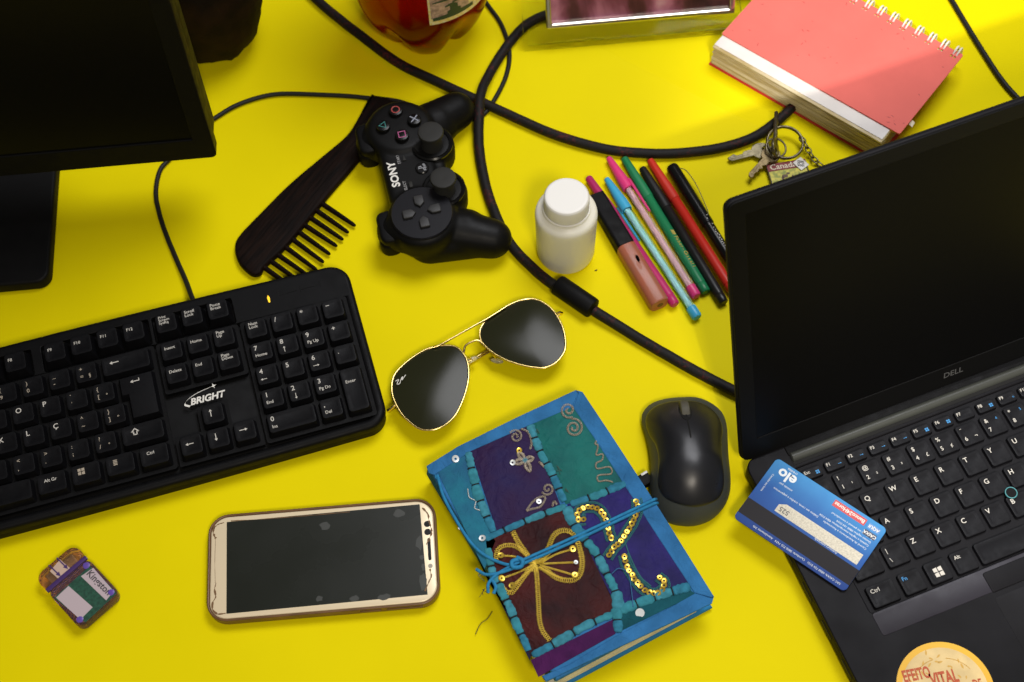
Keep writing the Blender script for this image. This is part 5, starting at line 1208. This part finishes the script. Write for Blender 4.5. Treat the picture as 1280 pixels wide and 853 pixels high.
def chain_stitch(pts, m, w=7.0, name='embroidery', nper=10.0, r=.29):
    """two crossing strands along a traced line: a chain stitch"""
    P_ = spline([jp(*p) for p in pts], 10); cum = [0]
    for a, b in zip(P_, P_[1:]): cum.append(cum[-1] + math.dist(a, b))
    L_ = cum[-1]; n = max(8, int(L_/.55)); A_, B_ = [], []
    for k in range(n + 1):
        s_ = L_*k/n; i = min(max(q for q in range(len(cum)) if cum[q] <= s_ + 1e-9), len(P_)-2); t = (s_-cum[i])/max(cum[i+1]-cum[i], 1e-9)
        p = Vector((P_[i][0] + (P_[i+1][0]-P_[i][0])*t, P_[i][1] + (P_[i+1][1]-P_[i][1])*t)); d = Vector((P_[i+1][0]-P_[i][0], P_[i+1][1]-P_[i][1])).normalized(); nn = Vector((-d.y, d.x))
        ph_ = 2*PI*s_/(nper/3.7); o_ = math.sin(ph_)*w/3.7/2
        A_.append((p.x + nn.x*o_, p.y + nn.y*o_, EZ + .18*math.cos(ph_))); B_.append((p.x - nn.x*o_, p.y - nn.y*o_, EZ - .12*math.cos(ph_)))
    mb = MB(); mb.tube(A_, r, 5); mb.tube(B_, r, 5); return obj(name, mb, m, jr, smooth=80)
def yarn(pts, m, r=.4, name='embroidery', z=EZ, closed=False):
    mb = MB(); P_ = spline([jp(*p) for p in pts], 6, closed); mb.tube([(p[0], p[1], z + .12*math.sin(i*2.1)) for i, p in enumerate(P_)], r, 6, closed=closed); return obj(name, mb, m, jr, smooth=80)
_sq = {}
def sequin(x, y, m, r=2.0, z=EZ + .5, rnd=random.Random(14)):
    key_ = (m.name, r)
    if key_ not in _sq:
        mb = MB(); mb.rings([[(q_*math.cos(2*PI*i/18), q_*math.sin(2*PI*i/18), z_) for i in range(18)] for q_, z_ in ((r*.34, .02), (r*.34, .16), (r*.62, .12), (r*.97, .3), (r, .2), (r*.6, 0), (r*.34, .02))], True, False, False); 
        _sq[key_] = scale_mm(mb.to_mesh('sequin'), 60)
    p = jp(x, y); return link('sequin', _sq[key_], m, jr, (p[0], p[1], z), (rnd.uniform(-.35, .35), rnd.uniform(-.35, .35), 0))
gseq = mat('gold_sequin', (0.74, 0.52, 0.07), .28, metal=.7); sseq = mat('silver_sequin', (0.60, 0.63, 0.63), .35, metal=.35)
# gold flower on maroon (traced from the 4x crop: x/4.006+560, y/4.006+640)
fq = lambda x, y: ((560 + x/4.006 - 520)*2.287, (640 + y/4.006 - 480)*2.287)
F = lambda pts: [fq(*p) for p in pts]
chain_stitch(F([(325, 100), (350, 150), (385, 200), (435, 265)]), goldt, 15)
chain_stitch(F([(440, 270), (447, 350), (453, 450), (458, 540), (475, 600), (510, 645)]), goldt, 13)
chain_stitch(F([(430, 262), (380, 205), (330, 172), (280, 172), (248, 195), (240, 240)]), goldt, 13)
chain_stitch(F([(425, 270), (385, 320), (345, 375), (315, 408), (285, 395), (270, 375)]), goldt, 14)
chain_stitch(F([(460, 262), (500, 190), (530, 120), (575, 95), (625, 110), (655, 170), (672, 250), (660, 315), (620, 345), (550, 335), (490, 295), (455, 272)]), goldt, 15)
for pts in ([(470, 255), (540, 215), (620, 190)], [(475, 262), (560, 258), (640, 255)], [(470, 272), (550, 295), (635, 320)], [(415, 262), (340, 228), (265, 222)], [(415, 275), (340, 310), (268, 336)], [(420, 285), (370, 330), (322, 372)], [(465, 250), (510, 210), (560, 165)], [(462, 280), (520, 315), (575, 338)]): chain_stitch(F(pts), goldt, 4.5, r=.3)
mb = MB(); rr = random.Random(30); c = jp(*fq(440, 262))
for k in range(34):
    a = rr.uniform(0, 2*PI); L_ = rr.uniform(3, 6.4); mb.tube([(c[0], c[1], EZ + .5), (c[0] + L_*.5*math.cos(a), c[1] + L_*.5*math.sin(a), EZ + 1.2), (c[0] + L_*math.cos(a), c[1] + L_*math.sin(a), EZ)], .32, 5)
obj('flower_knot', mb, goldt, jr)
for x, y in ((265, 222), (268, 336), (322, 372), (624, 188), (636, 320)): sequin(*fq(x, y), gseq, 2.3)
sequin(*fq(640, 256), sseq, 1.6)
# sequin scroll on violet (traced from the 2.287x crop)
rq_ = random.Random(77)
def seq_line(pts, n, m=gseq, r=2.05):
    P_ = spline(pts, 12); cum = [0]
    for a, b in zip(P_, P_[1:]): cum.append(cum[-1] + math.dist(a, b))
    for k in range(n):
        s_ = cum[-1]*(k + .5)/n; i = min(max(q for q in range(len(cum)) if cum[q] <= s_), len(P_)-2); t = (s_-cum[i])/max(cum[i+1]-cum[i], 1e-9)
        sequin(P_[i][0] + (P_[i+1][0]-P_[i][0])*t + rq_.uniform(-1.5, 1.5), P_[i][1] + (P_[i+1][1]-P_[i][1])*t + rq_.uniform(-1.5, 1.5), m, r, z=EZ + .4 + .35*(k % 2))
arcA = [(485, 390), (464, 388), (464, 368), (484, 355), (512, 355), (532, 370), (545, 395), (552, 425), (560, 448)]
arcB = [(630, 330), (632, 362), (624, 390), (605, 422), (585, 450), (562, 475), (548, 498)]
arcC = [(592, 490), (602, 520), (618, 548), (632, 570), (655, 592), (680, 602), (705, 590), (710, 570), (692, 552)]
seq_line(arcA, 15); seq_line(arcB, 14); seq_line(arcC, 16)
for a in (arcA, arcB, arcC):
    for o_ in (-13, 13):
        P_ = [Vector(p) for p in spline(a, 3)]; q = []
        for i, p in enumerate(P_):
            d = (P_[min(i+1, len(P_)-1)] - P_[max(i-1, 0)]).normalized(); q.append((p.x - d.y*o_ + rq_.uniform(-1, 1), p.y + d.x*o_ + rq_.uniform(-1, 1)))
        chain_stitch(q, tealt, 6, r=.36)
yarn([(560, 545), (580, 530), (605, 545), (615, 590), (620, 640)], mat('blue_thread', (0.03, 0.12, 0.28), .7), .35, 'loose_thread', EZ + 1.0)
yarn([(590, 430), (610, 490), (640, 550), (672, 580)], tealt, .45)
# tarnished flower and scrolls on indigo, spirals on green (from the 4.49x crop: x/4.49+520, y/4.49+480)
sq2 = lambda pts: [(x/4.49*2.287, y/4.49*2.287) for x, y in pts]
def spiral(cx, cy, r, turns, a0, sgn=1, n=40): return [(cx + r*(1-.85*k/n)*math.cos(a0 + sgn*turns*2*PI*k/n), cy + r*(1-.85*k/n)*math.sin(a0 + sgn*turns*2*PI*k/n)) for k in range(n)]
for pts in (spiral(560, 298, 38, 1.6, -2.6), spiral(738, 592, 36, 1.5, 2.6, -1), [(590, 255), (630, 275), (648, 330), (640, 370)], [(690, 440), (720, 470), (700, 445)], [(620, 715), (650, 670), (690, 640), (725, 640), (700, 690), (650, 705), (622, 715)], [(765, 690), (775, 660), (790, 680)]): chain_stitch(sq2(pts), silvt, 5, r=.32)
fc = (612, 432)
for a, r1 in ((-2.3, 62), (-.3, 50), (1.15, 70), (2.9, 66)):
    ex_, ey_ = fc[0] + r1*math.cos(a), fc[1] + r1*math.sin(a)
    for s_ in (.5, .8, 1.05): chain_stitch(sq2([(fc[0], fc[1]), ((fc[0]+ex_)/2 - 16*s_*math.sin(a), (fc[1]+ey_)/2 + 16*s_*math.cos(a)), (ex_, ey_), ((fc[0]+ex_)/2 + 16*s_*math.sin(a), (fc[1]+ey_)/2 - 16*s_*math.cos(a)), (fc[0], fc[1])]), silvt, 4, r=.3)
mb = MB(); c = jp(*sq2([fc])[0])
for k in range(16):
    a = k*2*PI/16; mb.tube([(c[0], c[1], EZ + .4), (c[0] + 2.2*math.cos(a), c[1] + 2.2*math.sin(a), EZ)], .32, 5)
obj('flower_knot', mb, mat('teal_knot', (0.06, 0.2, 0.26), .6), jr)
for x, y, m in ((580, 378, gseq), (543, 446, sseq), (690, 664, sseq)): sequin(*sq2([(x, y)])[0], m, 2.0)
for pts in (spiral(855, 150, 45, 1.6, 1.0), spiral(885, 250, 52, 1.9, -1.8, 1)): chain_stitch(sq2(pts), silvt, 5.5, r=.34)
gp_ = lambda x, y: ((690 + x/4.738 - 520)*2.287, (500 + y/4.738 - 480)*2.287)
chain_stitch([gp_(*p) for p in [(262, 245), (255, 265), (270, 270), (268, 300), (262, 330), (300, 325), (295, 360), (262, 378), (268, 410), (340, 400), (350, 440), (275, 450), (275, 485), (320, 480), (360, 490)]], silvt, 3.5, r=.3)
chain_stitch(sq2([(290, 590), (300, 640), (335, 660), (330, 700), (370, 715)]), mat('silver_thread', (.5, .55, .55), .4, metal=.5), 2, r=.26)
for x, y in ((222, 425), (245, 815)): sequin(*sq2([(x, y)])[0], sseq, 2.6 if y < 500 else 1.2)
sequin(190, 443, sseq, 2.3); mb = MB(); mb.lathe([(3.0, -.15), (3.0, 0), (.6, -.05), (.2, -.05)], 20); c_ = jp(640, 656); obj('sequin', mb, sseq, jr, (c_[0], c_[1], EZ + .05), (.12, -.1, 0))
# cord
cordm = fabric('blue_cord', (0.03, 0.23, 0.46), .2, 300)
def cord(pts, r=1.12, name='cord', zend=None):
    P_ = spline([(*jp(p[0], p[1], p[2] if len(p) > 2 else JZ + 1.5), p[2] if len(p) > 2 else JZ + 1.5) for p in pts], 8); mb = MB(); mb.tube(P_, r, 8); return obj(name, mb, cordm, jr, smooth=80)
cord([(686, 330, JZ - 5), (681, 331, JZ + .7), (668, 337, JZ + 1.7), (560, 388), (430, 448), (300, 506)])
cord([(690, 341, JZ - 5), (685, 342, JZ + .7), (670, 347, JZ + 1.7), (560, 399), (430, 460), (305, 515)])
cord([(62, 262, JZ + .6), (66, 280), (80, 325), (112, 385), (150, 445), (185, 482), (225, 505), (270, 518), (300, 508)])
cord([(290, 512, JZ + 2.4), (255, 530), (225, 550), (207, 572), (206, 598, JZ)])
cord([(285, 525, JZ + 2.6), (240, 540), (200, 545), (172, 530, JZ + .4)])
cord([(300, 500, JZ + 2.4), (275, 508, JZ + 3.6), (278, 524, JZ + 3.8), (300, 522, JZ + 3), (304, 505, JZ + 3.6), (288, 496, JZ + 3)], 1.5, 'cord_knot')
cord([(215, 556, JZ + 1), (228, 580, JZ + 1.2), (222, 600, JZ + .8)], 1.2)
mb = MB()
for k in range(5):
    a = 2.2 + k*.45; c = jp(64, 266); mb.tube([(c[0], c[1], JZ + .9), (c[0] + 2.4*math.cos(a), c[1] + 2.4*math.sin(a), JZ + 1.1)], .4, 5)
obj('cord_fray', mb, cordm, jr)
ft = mat('fray_thread', (0.05, 0.10, 0.08), .8)
yarn([(215, 618), (200, 640), (180, 655), (165, 685)], mat('loose_brown', (0.08, 0.06, 0.02), .8), .22, 'loose_thread', 2.0)
for sd, (x, y) in enumerate(((428, 300), (408, 240), (345, 130), (195, 590), (185, 545))):
    r_ = random.Random(sd)
    for k in range(3): yarn([(x, y), (x + r_.uniform(-8, 8), y + r_.uniform(-4, 14)), (x + r_.uniform(-14, 14), y + r_.uniform(0, 26))], ft if sd != 3 else thread, .16, 'loose_thread', JZ + 1.1)

# ------------------------------------------------------------------ crumb on the desk
mb = MB(); c = at(745, 338, .5); mb.sphere((0, 0, .5), 1.3, .5, .45, 8, 6)
tag(obj('crumb', mb, mat('crumb_brown', (.08, .06, .02), .9), loc=(c[0], c[1], 0), rot=(0, 0, .4)), 'tiny dark crumb on the desk right of the pill bottle', 'crumb')
